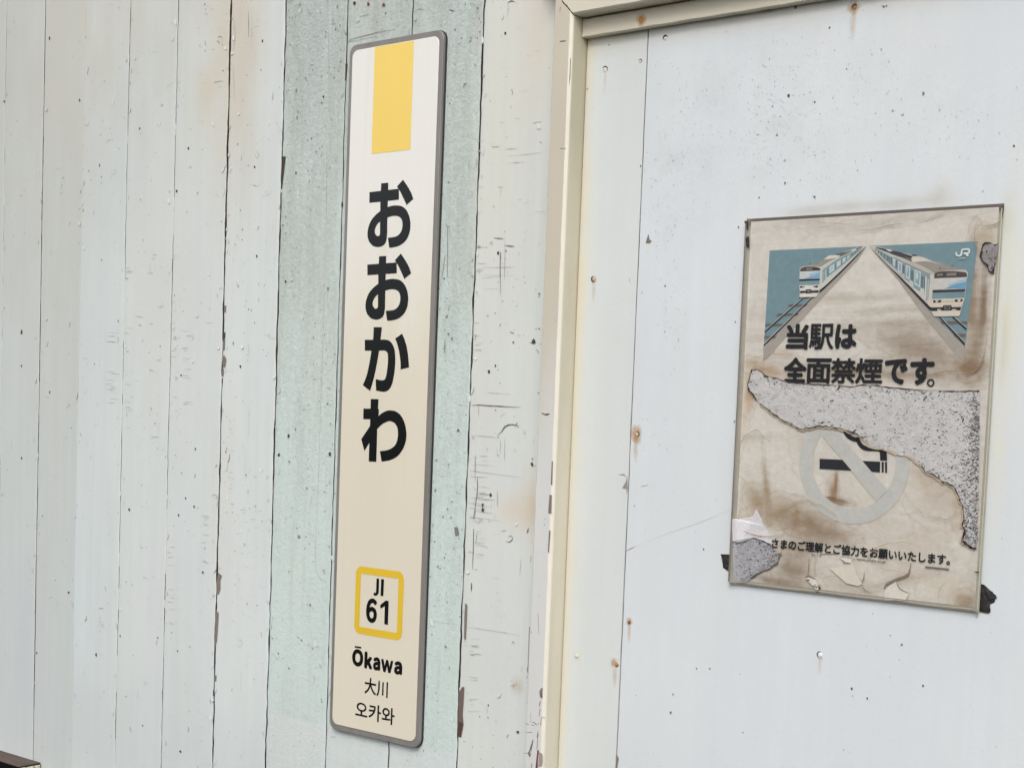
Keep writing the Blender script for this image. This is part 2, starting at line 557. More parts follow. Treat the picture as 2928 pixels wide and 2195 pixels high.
# soft stains, and broad darker areas on the left boards: centre px, radii (m), colour, strength
STAINS_AND_TONES = [(150, 60, .55, .42, (178, 178, 170), .55), (60, 500, .25, .6, (186, 187, 182), .35), (380, 2150, .6, .16, (186, 192, 192), .45), (690, 60, .05, .30, (186, 170, 148), .55), (640, 150, .09, .22, (205, 198, 180), .5), (590, 240, .03, .05, (196, 180, 155), .4),
          (130, 120, .10, .3, (196, 194, 186), .2), (1520, 1440, .02, .045, (196, 178, 155), .6), (1470, 1460, .03, .03, (205, 192, 172), .5),
          (1540, 1700, .012, .2, (175, 172, 160), .45), (1480, 1960, .008, .012, (176, 150, 118), .7), (1545, 40, .05, .14, (206, 196, 178), .55),
          (1400, 1160, .03, .02, (206, 200, 190), .3), (640, 1500, .03, .25, (204, 200, 194), .3), (1390, 1400, .02, .3, (205, 205, 205), .2),
          (250, 150, .12, .2, (203, 200, 188), .25), (330, 40, .2, .12, (202, 198, 186), .3), (160, 320, .03, .06, (198, 188, 170), .25),
          (430, 1750, .05, .2, (210, 209, 210), .3), (60, 1900, .1, .3, (186, 190, 198), .35), (1420, 420, .05, .25, (208, 206, 192), .4),
          (500, 1000, .2, .4, (208, 208, 202), .2)]


def stain_tone_cols(X, Z, extra=(), seed=3):
    col = np.zeros((len(X), 4)); wsum = np.zeros(len(X)) + 1e-9
    keep = np.ones(len(X))
    nz = fbm(X * 22, Z * 9, seed)
    for px, py, rx, rz, c, a in list(STAINS_AND_TONES) + list(extra):
        x, z = at(px, py)
        d = ((X - x) / rx) ** 2 + ((Z - z) / rz) ** 2
        k = a * np.exp(-d) * np.clip(0.35 + 1.3 * nz, 0, 1.4)
        k = np.clip(k, 0, 1)
        col[:, :3] += np.outer(k, alb(c)); wsum += k; keep *= (1 - k)
    col[:, :3] /= wsum[:, None]
    col[:, 3] = 1 - keep
    return col


def edge_line(j, side):
    """x of one edge of the boards at joint j for every row."""
    g, br = GAP[j]
    n = fbm(np.full(len(zr), j * 7.3 + side * 3.1), zr * 26, 40 + j, 3)
    b = fbm(np.full(len(zr), j * 5.7), zr * 13, 90 + j, 3)
    wgap = g * np.clip(-0.25 + 2.4 * n, .1, 2) * np.where(b < br * 0.9 + 0.05, 0.12, 1.0)
    drift = (fbm(np.full(len(zr), j * 1.7), zr * 3.5, 140 + j, 2) - 0.5) * 0.0025 + (fbm(np.full(len(zr), j * 2.9), zr * 60, 160 + j, 3) - 0.5) * 0.0020
    return JX[j] + drift + (wgap / 2 if side > 0 else -wgap / 2)


WEAR = {}
boards = []
BOARD_Y = [0.0] * 12
BOARD_Y[3] = 0.0012
NC = 22
for i in range(12):
    xl, xr = edge_line(i, 1), edge_line(i + 1, -1)
    ts = np.concatenate([[0, .006, .02], np.linspace(.06, .94, NC - 6), [.98, .994, 1]])
    V, Cc = [], []
    nr, nc = len(zr), len(ts) + 4
    T = np.concatenate([[0, 0], ts, [1, 1]])
    X = xl[:, None] + (xr - xl)[:, None] * T[None, :]
    Z = np.repeat(zr[:, None], nc, 1)
    back = np.array([.012, .0009, .0008, .0002, .00004] + [0] * (nc - 10) + [.00004, .0002, .0008, .0009, .012])
    Yv = BOARD_Y[i] + np.repeat(back[None, :], nr, 0)
    Yv[:, 2:-2] += (fbm(X[:, 2:-2] * 40, Z[:, 2:-2] * 14, 300 + i) - 0.5) * 0.0005
    Yv[:, 1] = Yv[:, 2] + .0001; Yv[:, -2] = Yv[:, -3] + .0001
    verts = np.stack([X, Yv, Z], -1).reshape(-1, 3)
    faces = [(r * nc + c, r * nc + c + 1, (r + 1) * nc + c + 1, (r + 1) * nc + c) for r in range(nr - 1) for c in range(nc - 1)]
    bc = stain_tone_cols(verts[:, 0], verts[:, 2]).reshape(nr, nc, 4)
    bc[:, [0, 1, -2, -1]] = (.085, .072, .062, 1.0)            # bare dark wood on the edges inside the joints
    o = build('board', verts, faces, M_TEAL if i in (8, 9, 10) else M_PAINT, wall, vcol=bc.reshape(-1, 4), smooth=True)
    if i in (8, 9, 10):
        o['label'] = 'board with a worn pale green patch of old paint'
    o.color = (*alb(TINT[i]), 1)
    boards.append(o)
    fl = Flat(BOARD_Y[i] - 0.0006, 0.0000005)
    WEAR[i] = fl
    rich = {2: .8, 3: .5, 4: .8, 5: .8, 6: 1.0, 7: 1.3, 8: 1.5, 9: 1.0, 10: 1.3, 11: 1.0}.get(i, .7)
    if i in (8, 9, 10):                                              # pitted, grainy old coat, coarsest high up
        for _ in range(900):
            x, z = random.uniform(JX[i] + .002, JX[i + 1] - .002), ZC + .80 - 1.3 * random.random() ** 1.7
            if vnoise(x * 16, z * 6, 14) < .38 + .25 * random.random(): continue
            r = .0009 * math.exp(random.gauss(0, .5))
            blob(fl, x, z, r * random.uniform(.6, 1.5), r * random.uniform(.6, 1.6), random.choice([lin((150, 157, 152)), lin((138, 145, 140)), lin((164, 172, 168)), lin((206, 214, 210)), lin((200, 212, 208)), lin((122, 126, 122))]), random.uniform(0, 3), 6)
    if i >= 2:
        random_wear(fl, JX[i] + .004, JX[i + 1] - .004, ZC - .85, ZC + .87, rich, rich * (1.2 if i in (4, 5, 6, 7, 11) else .6))
bk = build('backing', [(-3.6, .014, 0), (-1.47, .014, 0), (-1.47, .014, ZTOP), (-3.6, .014, ZTOP)], [(0, 1, 2, 3)], M_BACK, wall)


def board_at(x):
    for i in range(12):
        if JX[i] <= x < JX[i + 1]: return i
    return 11


def mk_tick(p0, p1, wpx, col, zf, n=5):
    a, b = zf(*p0), zf(*p1)
    tick(WEAR[board_at((a[0] + b[0]) / 2)], *a, *b, wpx, col, n)


def mk_path(pts, wd, col, zf, taper=True):
    q = [zf(*p) for p in pts]
    WEAR[board_at(np.mean([c[0] for c in q]))].ribbon(q, wd * (.5 if wd > .002 else .38), col, taper=taper, jit=.35)


def mk_poly(pts, col, zf):
    q = [zf(*p) for p in pts]
    WEAR[board_at(np.mean([c[0] for c in q]))].poly(q, col)


def mk_dot(x, y, r, col, zf, ar=1.0):
    a = zf(x, y)
    blob(WEAR[board_at(a[0])], a[0], a[1], r, r * ar, col)


A0, A1, A2 = zm(0, 0, .4825), zm(0, 700, .4825), zm(0, 1395, .4825)
B0, B1, B2 = zm(750, 0, .4825), zm(750, 700, .4825), zm(750, 1395, .4825)
K = zm(1300, 1100, .2412)
# nail holes with a trace of rust
for x, y, zf, r in ((292, 230, A0, .0030), (830, 762, A0, .0022), (1118, 880, A0, .0024), (1048, 1133, A0, .0026), (470, 595, A0, .0024), (1557, 243, A0, .0022), (26, 600, A0, .003),
                    (128, 516, A1, .0036), (128, 718, A1, .0028), (129, 1262, A1, .0026), (766, 1568, A1, .0026), (1101, 1502, A1, .002), (1152, 1548, A1, .0024), (1159, 1208, A1, .0022),
                    (1427, 720, A1, .003), (1075, 773, A1, .0022), (293, 873, A1, .003), (250, 1605, A1, .0018), (1524, 66, A1, .002),
                    (768, 128, A2, .0028), (1203, 497, A2, .0028), (571, 985, A2, .0032), (217, 977, A2, .003), (405, 618, A2, .004), (846, 1405, A2, .002), (1060, 160, A2, .0024), (1070, 1558, A2, .003),
                    (365, 575, B0, .0024), (1400, 1500, B0, .003), (548, 22, B0, .0045), (630, 28, B0, .0035), (720, 30, B0, .0035),
                    (158, 1133, B1, .003), (100, 1243, B1, .003), (403, 1237, B1, .003), (140, 216, B1, .0025), (1345, 748, B1, .003), (1383, 716, B1, .0022), (1610, 572, B1, .004),
                    (1355, 1480, B1, .002), (1308, 1540, B1, .003), (336, 1478, K, .003), (430, 1305, K, .0026), (920, 935, K, .0025), (925, 950, K, .002), (1515, 1443, B2, .0026)):
    mk_dot(x, y, r, C_DARK if random.random() < .85 else lin((118, 78, 52)), zf, random.uniform(.8, 1.3))
# cracks, scratches and curled paint
for pts, wd, c, zf in (
        ([(905, 308), (935, 312)], .0012, C_BROWN, A0), ([(985, 525), (1010, 500), (1040, 483)], .0011, C_GREY, A0), ([(1268, 494), (1290, 484), (1325, 481)], .0016, C_BROWN, A0),
        ([(1212, 90), (1222, 80), (1235, 88)], .0014, C_BROWN, A0), ([(1292, 222), (1305, 217), (1318, 222)], .0022, C_BROWN, A0), ([(1315, 225), (1316, 262)], .0009, C_GREY, A0),
        ([(495, 738), (515, 745), (528, 732), (535, 715)], .0014, C_BROWN, A0), ([(648, 1055), (668, 1035), (690, 1020), (680, 1005), (660, 1012)], .0012, C_GREY, A0),
        ([(628, 850), (640, 835), (655, 832)], .0012, C_GREY, A0), ([(350, 1142), (358, 1147), (368, 1138)], .0014, C_BROWN, A0), ([(1475, 1085), (1500, 1095), (1530, 1100), (1555, 1078)], .0012, C_PALE, A0),
        ([(1550, 1165), (1590, 1155), (1615, 1130)], .0012, C_GREY, A0), ([(1622, 1300), (1615, 1395)], .0010, C_GREY, A0), ([(1515, 905), (1525, 897), (1535, 912), (1532, 932), (1520, 936), (1513, 920), (1515, 905)], .0014, C_BROWN, A0),
        ([(1525, 105), (1532, 130)], .0012, C_GREY, A0), ([(1473, 60), (1474, 220)], .0020, C_BROWN, A0), ([(1490, 80), (1495, 300)], .0008, C_GREY, A0), ([(1390, 110), (1395, 230), (1385, 300)], .0018, C_GREY, A0), ([(1385, 380), (1390, 600)], .0014, C_GREY, A0),
        ([(888, 1563), (892, 1620)], .0010, C_BROWN, A0), ([(875, 1620), (912, 1618)], .0016, C_BROWN, A0),
        ([(935, 365), (958, 370), (978, 360)], .0013, C_BROWN, A1), ([(965, 340), (950, 382)], .0013, C_BROWN, A1), ([(803, 423), (855, 430)], .0014, C_BROWN, A1), ([(1300, 275), (1305, 258), (1325, 258)], .0013, C_BROWN, A1),
        ([(690, 578), (705, 570), (703, 550), (697, 560)], .0014, C_BROWN, A1), ([(490, 667), (525, 678)], .0012, C_GREY, A1), ([(385, 968), (412, 950), (398, 940)], .0014, C_BROWN, A1), ([(70, 1150), (70, 1215)], .0011, C_BROWN, A1),
        ([(558, 1090), (565, 1065), (578, 1060)], .0012, C_GREY, A1), ([(910, 1137), (945, 1137)], .0016, C_BROWN, A1), ([(885, 738), (915, 748)], .0016, C_BROWN, A1), ([(1105, 540), (1150, 538)], .0014, C_BROWN, A1),
        ([(1178, 905), (1182, 870)], .001, C_GREY, A1), ([(1215, 463), (1275, 462)], .0009, C_GREY, A1), ([(1475, 580), (1475, 640), (1460, 655)], .0010, C_BROWN, A1), ([(1585, 550), (1592, 532), (1600, 535), (1598, 552)], .0014, C_BROWN, A1),
        ([(1600, 555), (1645, 553)], .0010, C_BROWN, A1), ([(1362, 1235), (1360, 1270), (1350, 1290)], .0034, C_BROWN, A1), ([(1350, 1290), (1345, 1350)], .0012, C_BROWN, A1), ([(1250, 1490), (1270, 1478), (1290, 1490), (1285, 1503), (1268, 1492)], .0020, C_BROWN, A1),
        ([(1480, 950), (1470, 1170)], .0008, C_GREY, A1), ([(1458, 1220), (1455, 1390)], .0008, C_GREY, A1),
        ([(850, 510), (858, 530), (880, 537)], .0017, C_GREY, A2), ([(858, 530), (848, 540)], .0016, C_GREY, A2), ([(845, 1145), (872, 1155), (848, 1165)], .0015, C_GREY, A2), ([(335, 640), (335, 690), (355, 688)], .0010, C_GREY, A2),
        ([(320, 735), (325, 712), (340, 718), (340, 738)], .0011, C_PALE, A2), ([(1410, 905), (1425, 895), (1438, 915), (1425, 938), (1408, 925)], .0013, C_GREY, A2), ([(1432, 1080), (1428, 1200)], .0013, C_GREY, A2), ([(1548, 850), (1552, 880)], .003, lin((190, 160, 135)), A2),
        ([(1405, 330), (1415, 650)], .0008, C_PALE, A2), ([(1468, 240), (1470, 420)], .0008, C_PALE, A2),
        # the board between the green patch and the door frame
        ([(395, 98), (435, 92), (470, 98), (650, 107)], .0014, C_GREY, K), ([(200, 242), (290, 238), (420, 246), (600, 256), (790, 266)], .0028, C_DARK, K), ([(20, 238), (175, 241)], .0010, C_BROWN, K), ([(290, 225), (288, 370)], .0014, C_BROWN, K),
        ([(515, 590), (560, 555), (585, 515), (620, 483), (680, 468), (720, 475), (750, 445)], .0034, C_DARK, K), ([(700, 475), (745, 480), (770, 503)], .0022, C_BROWN, K), ([(515, 600), (525, 630)], .0028, C_BROWN, K), ([(535, 640), (550, 700), (540, 820)], .0012, C_BROWN, K),
        ([(510, 740), (508, 830), (528, 830), (525, 860)], .0014, C_BROWN, K), ([(600, 630), (597, 760), (593, 900)], .0016, C_BROWN, K), ([(225, 598), (380, 610), (510, 628)], .0013, C_BROWN, K), ([(300, 840), (400, 847)], .0012, C_BROWN, K),
        ([(252, 820), (248, 960), (246, 1165)], .0018, C_DARK, K), ([(275, 1095), (275, 1200), (268, 1355)], .0024, C_DARK, K), ([(245, 1230), (240, 1265)], .0016, C_BROWN, K), ([(245, 1330), (248, 1500), (238, 1600)], .0018, C_DARK, K),
        ([(510, 1240), (508, 1435)], .0014, C_BROWN, K), ([(210, 957), (250, 945), (480, 958)], .0010, C_GREY, K), ([(170, 1010), (250, 1025), (520, 1060), (830, 1102)], .0010, C_GREY, K), ([(280, 1195), (440, 1225)], .0009, C_GREY, K),
        ([(190, 1085), (250, 1088), (410, 1095)], .0012, C_BROWN, K), ([(280, 1270), (430, 1305)], .0015, C_BROWN, K), ([(180, 1335), (290, 1345), (480, 1362)], .0013, C_BROWN, K), ([(180, 1455), (245, 1463)], .0014, C_BROWN, K), ([(250, 1495), (450, 1520)], .0012, C_BROWN, K),
        ([(180, 1582), (240, 1570), (550, 1610)], .0012, C_BROWN, K), ([(160, 1395), (430, 1445)], .0008, C_GREY, K), ([(440, 1370), (435, 1480)], .0009, C_GREY, K), ([(480, 1530), (480, 1590)], .0010, C_GREY, K), ([(530, 370), (550, 378), (580, 350), (620, 325)], .0010, C_GREY, K),
        ([(1455, 20), (1475, 8), (1500, 12)], .0024, C_DARK, B0), ([(1460, 20), (1455, 100)], .0009, C_BROWN, B0), ([(1450, 925), (1560, 915), (1660, 905)], .0009, C_GREY, B0), ([(1360, 872), (1410, 868)], .0015, C_BROWN, B0), ([(1445, 885), (1510, 880)], .0014, C_BROWN, B0),
        ([(1455, 968), (1560, 960)], .0009, C_GREY, B0), ([(1400, 1108), (1430, 1112)], .0018, C_BROWN, B0), ([(1415, 1110), (1410, 1170)], .0009, C_GREY, B0), ([(1368, 1215), (1378, 1228), (1372, 1230)], .002, C_BROWN, B0), ([(1370, 1410), (1430, 1415)], .0022, C_DARK, B0), ([(1440, 1400), (1438, 1660)], .0012, C_GREY, B0),
        ([(1355, 1445), (1362, 1435), (1368, 1448), (1360, 1455)], .0014, C_BROWN, B0), ([(1440, 1455), (1495, 1460)], .0030, C_BROWN, B0), ([(1412, 1490), (1410, 1640)], .0020, C_DARK, B0), ([(1380, 1585), (1500, 1585)], .0009, C_GREY, B0), ([(1300, 1650), (1420, 1632)], .0008, C_GREY, B0), ([(1600, 730), (1658, 722)], .0016, C_BROWN, B0),
        ([(1415, 40), (1412, 150), (1415, 295)], .0022, C_DARK, B1), ([(1440, 40), (1436, 200)], .0012, C_GREY, B1), ([(1300, 180), (1510, 182)], .0009, C_GREY, B1), ([(1310, 258), (1415, 262)], .0009, C_GREY, B1), ([(1300, 135), (1500, 130)], .0010, C_GREY, B1), ([(1470, 515), (1495, 523)], .0024, C_GREY, B1), ([(1590, 580), (1620, 578), (1612, 560)], .003, C_DARK, B1),
        # lower part of the same board
        ([(1275, 0), (1272, 60), (1250, 200)], .0020, C_DARK, B2), ([(1255, 240), (1248, 480)], .0030, C_DARK, B2), ([(1275, 250), (1268, 330)], .0016, C_BROWN, B2), ([(1242, 560), (1240, 610)], .0034, C_DARK, B2), ([(1395, 20), (1398, 105)], .0012, C_BROWN, B2), ([(1265, 35), (1355, 40)], .0012, C_BROWN, B2), ([(1280, 65), (1375, 70)], .0011, C_BROWN, B2),
        ([(1440, 312), (1465, 318), (1485, 300), (1475, 280), (1460, 290)], .0026, C_BROWN, B2), ([(1415, 255), (1450, 248)], .0018, C_GREY, B2), ([(1570, 265), (1580, 235)], .003, C_DARK, B2), ([(1215, 820), (1330, 838), (1530, 872)], .0010, C_BROWN, B2), ([(990, 785), (1195, 812)], .0008, C_GREY, B2), ([(1535, 420), (1528, 520)], .0016, C_GREY, B2), ([(1335, 1295), (1333, 1335)], .0014, C_GREY, B2),
        ([(1470, 1170), (1505, 1165)], .0014, C_RUST, B2), ([(1488, 1155), (1490, 1185)], .0014, C_RUST, B2), ([(330, 0), (320, 260), (318, 450), (335, 520), (365, 548), (395, 555)], .0014, C_GREY, B2), ([(355, 490), (370, 485), (368, 510)], .0024, C_BROWN, B2), ([(405, 1475), (435, 1470)], .0018, C_GREY, B2), ([(295, 1105), (310, 1120), (298, 1200)], .0016, C_GREY, B2), ([(320, 935), (345, 940)], .0012, C_GREY, B2), ([(85, 878), (95, 890)], .0024, C_PALE, B2),
        ([(580, 100), (635, 85)], .0022, C_GREY, B0), ([(565, 135), (580, 125)], .003, C_BROWN, B0), ([(900, 75), (930, 55), (960, 60)], .0020, C_BROWN, B0), ([(1110, 60), (1140, 68)], .0035, C_DARK, B0), ([(510, 240), (560, 225), (640, 205), (720, 185), (800, 175)], .0026, C_GREY, B0), ([(520, 250), (600, 232), (690, 215)], .0018, C_BROWN, B0), ([(505, 255), (530, 235)], .0022, C_GREY, B0),
        ([(1195, 520), (1200, 500), (1215, 495)], .003, C_BROWN, B0), ([(1228, 940), (1226, 1000)], .0022, C_GREY, B0), ([(1090, 1320), (1100, 1345), (1115, 1338)], .0024, C_GREY, B0), ([(1100, 1350), (1098, 1640)], .0040, C_GREY, B0), ([(1085, 60), (1065, 200)], .004, C_GREY, B1), ([(1085, 560), (1080, 640)], .004, C_GREY, B1), ([(370, 60), (360, 600), (340, 1200), (330, 1640)], .0013, C_GREY, B1), ([(390, 0), (400, 700)], .0014, C_GREY, B0), ([(385, 860), (380, 1400)], .0014, C_GREY, B0)):
    mk_path(curve(pts, False, 3) if len(pts) > 2 else [pts[0], ((pts[0][0] + pts[1][0]) / 2 + 1, (pts[0][1] + pts[1][1]) / 2), pts[1]], wd, c, zf)
# short cross cracks in rows beside the joints
for x, y0, y1, n, L, zf in ((745, 100, 1100, 16, 45, A1), (1020, 60, 1000, 16, 40, A1), (640, 500, 1000, 14, 60, A1), (1080, 500, 1000, 12, 60, A1), (1265, 820, 1640, 9, 60, B0), (1262, 30, 700, 8, 60, B1), (1240, 1240, 1650, 5, 50, B1),
                            (1265, 20, 480, 18, 70, B2), (1230, 850, 1330, 14, 70, B2), (1000, 300, 800, 14, 40, A2), (1200, 100, 450, 10, 50, A2), (590, 700, 1000, 12, 30, A2), (1360, 1000, 1560, 12, 30, A1)):
    for k in range(n):
        yy = random.uniform(y0, y1); xx = x + random.uniform(-12, 12); l = L * random.uniform(.3, 1.1)
        mk_tick((xx, yy), (xx + l, yy + l * .06), random.uniform(.0003, .0007), random.choice([C_GREY, C_PALE, C_PALE, C_GREY]), zf)
# paint gone from the edges of boards, bare wood showing
for pts, c, zf in (
        ([(1330, 358), (1342, 360), (1340, 400), (1330, 398)], C_BROWN, A1), ([(1325, 520), (1338, 517), (1335, 560), (1320, 555)], C_DARK, A1), ([(1322, 570), (1336, 560), (1334, 620), (1322, 625)], C_BROWN, A1),
        ([(1320, 655), (1336, 660), (1345, 680), (1338, 715), (1330, 740), (1325, 775), (1316, 770), (1322, 720)], C_BROWN, A1), ([(1296, 500), (1318, 518), (1308, 545), (1308, 600), (1298, 628), (1284, 628), (1288, 540)], C_BROWN, A2),
        ([(1283, 720), (1298, 740), (1293, 830), (1288, 905), (1278, 932), (1272, 915), (1278, 820)], C_BROWN, A2), ([(1270, 1105), (1286, 1108), (1283, 1142), (1270, 1140)], C_BROWN, A2), ([(1266, 1190), (1276, 1215), (1272, 1235), (1264, 1225)], C_DARK, A2),
        ([(122, 928), (142, 928), (132, 1010), (122, 1095), (115, 1090), (120, 1000)], C_DARK, B0), ([(1205, 680), (1218, 690), (1214, 800), (1208, 900), (1198, 890), (1200, 760)], C_BROWN, B2),
        ([(1172, 1172), (1200, 1178), (1195, 1260), (1190, 1340), (1195, 1400), (1180, 1475), (1160, 1465), (1165, 1300)], lin((112, 96, 92)), B2), ([(1166, 1380), (1192, 1390), (1180, 1475), (1158, 1465)], lin((88, 66, 60)), B2),
        ([(495, 380), (508, 378), (500, 470), (492, 480)], C_DARK, B0), ([(472, 1195), (482, 1205), (478, 1230), (470, 1225)], C_DARK, B0)):
    mk_poly(pts, c, zf)
def flakes(i, n):
    """Lips of paint standing off the board, hinged at one side."""
    V, Fc = [], []
    for _ in range(n):
        side = random.random()
        x = JX[i] + .003 + random.random() * .010 if side < .4 else (JX[i + 1] - .003 - random.random() * .010 if side < .7 else random.uniform(JX[i] + .01, JX[i + 1] - .01))
        z = random.uniform(ZC - .8, ZC + .8); a = random.uniform(0, 6.28); r = random.uniform(.0020, .0060); h = random.uniform(.0004, .0014)
        b0 = len(V); m = 6
        for k in range(m):
            u = k / (m - 1); q = a + (u - .5) * 2.2
            for f, hh in ((.15, 0.0001), (1.0, h * math.sin(math.pi * (.15 + .7 * u)))):
                V.append((x + r * f * math.cos(q), BOARD_Y[i] - .0007 - hh, z + r * f * 1.6 * math.sin(q)))
        for k in range(m - 1): Fc.append((b0 + 2 * k, b0 + 2 * k + 1, b0 + 2 * k + 3, b0 + 2 * k + 2))
    o = build('paint_flakes', V, Fc, M_TEAL if i in (8, 9, 10) else M_PAINT, boards[i], vcol=[(1, 1, 1, 0)] * len(V), kind='stuff')
    o.color = boards[i].color


for i in range(2, 12):
    flakes(i, {7: 50, 8: 24, 9: 12, 10: 20, 11: 45, 6: 40}.get(i, 26))
for i, fl in WEAR.items():
    if fl.v:
        fl.make('paint_wear', M_WEAR, boards[i], kind='stuff')

# ------------------------------------------------------------------ door frame
YF, YS, YP = -0.031, -0.0075, 0.006          # front of the frame, of the stop, of the boarded panel
ZH, ZS = ZC + 0.6055, ZC + 0.5765            # undersides of header and stop
frame = empty('door_frame', (-1.0, YF, 0), 'beige painted door frame with chipped post and header beside the poster panel', 'door frame')
C_FRONT_T, C_FRONT_B, C_ARRIS, C_REV = alb((194, 186, 170)), alb((203, 204, 202)), alb((220, 216, 203)), alb((217, 211, 193))
XR1 = -0.40
zj = np.concatenate([[0.0, 0.3], np.arange(ZC - .7, ZH, .003), [ZH]])


def sweep_post(x0, x1, name, mirror=False):
    """Post: outer side, front, rounded arris, reveal."""
    prof = [(x0, .008), (x0, YF + .0015), (x0 + .0015, YF), (x1 - .011, YF), (x1 - .0062, YF), (x1 - .0052, YF + .0002), (x1 - .0012, YF + .0028), (x1 - .0006, YF + .0036), (x1, YF + .005), (x1, (YF + YP) / 2), (x1, YP + .004)]
    part = [0, 0, 1, 1, 1, 2, 2, 3, 3, 3, 3]
    V, Cc = [], []
    for k, z in enumerate(zj):
        e = (fbm(3.3, z * 30, 7) - .5) * .0016
        e2 = (fbm(9.3, z * 42, 8) - .5) * .0022 * (1 + 1.5 * sstep(ZC - .2, ZC - .5, z))
        for q, (x, y) in enumerate(prof):
            dx = e2 if q in (0, 1, 2) else (e if q in (4, 5, 6) else 0)
            zz = z
            if z == zj[-1]: zz = ZH + max(0.0, (x1 - x)) * 1.05
            xx = x + dx
            V.append((xx, y, zz))
            h = float(fbm(x * 60, z * 7, 21)); h2 = float(fbm(x * 30, z * 2.2, 23))
            u = float(sstep(ZC - .12, ZC + .25, z + (h2 - .5) * .3))
            if part[q] <= 1: c = [C_FRONT_B[j] * (1 - u) + C_FRONT_T[j] * u for j in range(3)]
            elif part[q] == 2: c = list(C_ARRIS)
            else:
                c = list(C_REV)
                g = min(1.0, float(sstep(.35, .7, fbm(y * 120, z * 5, 31))) * .25 + .75 * float(sstep(ZC - .1, ZC + .5, z)) * (.4 + h2))  # grime and shade of the upper reveal, both put into the colour
                c = [c[j] * (1 - g) + alb((188, 183, 160))[j] * g for j in range(3)]
            Cc.append((*[v * (.94 + .12 * h) for v in c], 1))
    nc = len(prof)
    Fc = [(r * nc + c, r * nc + c + 1, (r + 1) * nc + c + 1, (r + 1) * nc + c) for r in range(len(zj) - 1) for c in range(nc - 1)]
    if mirror:
        V = [((x0 + x1) - v[0], v[1], v[2]) for v in V]; Fc = [f[::-1] for f in Fc]
    o = build(name, V, Fc, M_TRIM, frame, vcol=Cc)
    return o


post = sweep_post(JAMB_X0, JAMB_X1, 'post')
post['label'] = 'beige post with cream inner edge and chipped lower corner'
sweep_post(XR1, XR1 + (JAMB_X1 - JAMB_X0), 'post', True)


def sweep_rail(name, prof, x0f, x1f, cols, jit=.0006, n=260, seed=0):
    V, Cc = [], []
    for k in range(n + 1):
        u = k / n
        for q, (y, z) in enumerate(prof):
            x = x0f(z) + (x1f(z) - x0f(z)) * u
            dz = (fbm(x * 45, q * .3 + seed, 50 + seed) - .5) * 2 * jit
            V.append((x, y, z + dz))
            h = float(fbm(x * 14, z * 60 + y * 40, 61 + seed))
            Cc.append((*[v * (.93 + .14 * h) for v in cols[q]], 1))
    nc = len(prof)
    Fc = [((r + 1) * nc + c, (r + 1) * nc + c + 1, r * nc + c + 1, r * nc + c) for r in range(n) for c in range(nc - 1)]
    return build(name, V, Fc, M_TRIM, frame, vcol=Cc)


CH = alb((204, 198, 182))
mit0 = lambda z: JAMB_X1 - max(0.0, (z - ZH)) / 1.05 + .0012
mit1 = lambda z: XR1 + max(0.0, (z - ZH)) / 1.05 - .0012
sweep_rail('header', [(.006, ZH + .075), (YF, ZH + .075), (YF, ZH + .003), (YF + .002, ZH + .0006), (YF + .004, ZH), (YS - .001, ZH), (YP, ZH)], mit0, mit1, [CH] * 7, .0004, 200, 1)
cap = sweep_rail('stop', [(YP, ZH - .0022), (YS + .0004, ZH - .0022), (YS, ZH - .0028), (YS, ZS + .0012), (YS + .0012, ZS), (YP - .0014, ZS)], lambda z: JAMB_X1 + .0012, lambda z: XR1 - .0012, [alb((206, 200, 182))] * 6, .0009, 260, 2)
# wear on the frame
T0 = zm(1480, 1900, .1779); U0 = zm(1560, 0, .1809)
R0, R1_, R2_ = zm(1500, 0, .4825), zm(1500, 700, .4825), zm(1500, 1395, .4825)
fw = Flat(YF - .0004, .0000005)
PT = lambda zf, pts: [zf(x, y, YF) for x, y in pts]
PURP, GREYW = lin((120, 92, 92)), lin((128, 116, 112))
for pts, c in (([(405, 362), (372, 380), (352, 430), (360, 500), (385, 535), (402, 530)], GREYW), ([(398, 440), (375, 470), (370, 520), (385, 535), (402, 530)], PURP), ([(375, 565), (355, 600), (345, 680), (362, 640)], GREYW), ([(360, 700), (370, 705), (352, 820), (345, 830)], GREYW), ([(330, 1045), (322, 1100), (312, 1165), (325, 1180), (335, 1120)], PURP), ([(320, 1180), (328, 1185), (318, 1350), (310, 1350)], GREYW),
               ([(320, 1360), (345, 1370), (330, 1500), (325, 1658), (290, 1658), (305, 1500)], lin((105, 66, 68))), ([(345, 1400), (385, 1410), (405, 1450), (398, 1560), (385, 1620), (335, 1640), (340, 1500)], lin((158, 146, 140))),
               ([(245, 1195), (256, 1200), (240, 1290), (225, 1360), (215, 1440), (195, 1480), (165, 1420), (190, 1370), (215, 1290)], lin((112, 106, 103))), ([(205, 1375), (222, 1365), (212, 1425), (195, 1440)], lin((190, 190, 188))), ([(228, 1570), (236, 1590), (225, 1658), (216, 1650)], GREYW), ([(165, 0), (176, 30), (160, 110), (152, 90)], GREYW), ([(155, 160), (162, 190), (148, 230), (146, 210)], GREYW), ([(330, 935), (345, 930), (340, 950), (325, 950)], C_BROWN), ([(380, 840), (388, 845), (378, 975), (370, 970)], PURP)):
    fw.poly(PT(T0, pts), c)
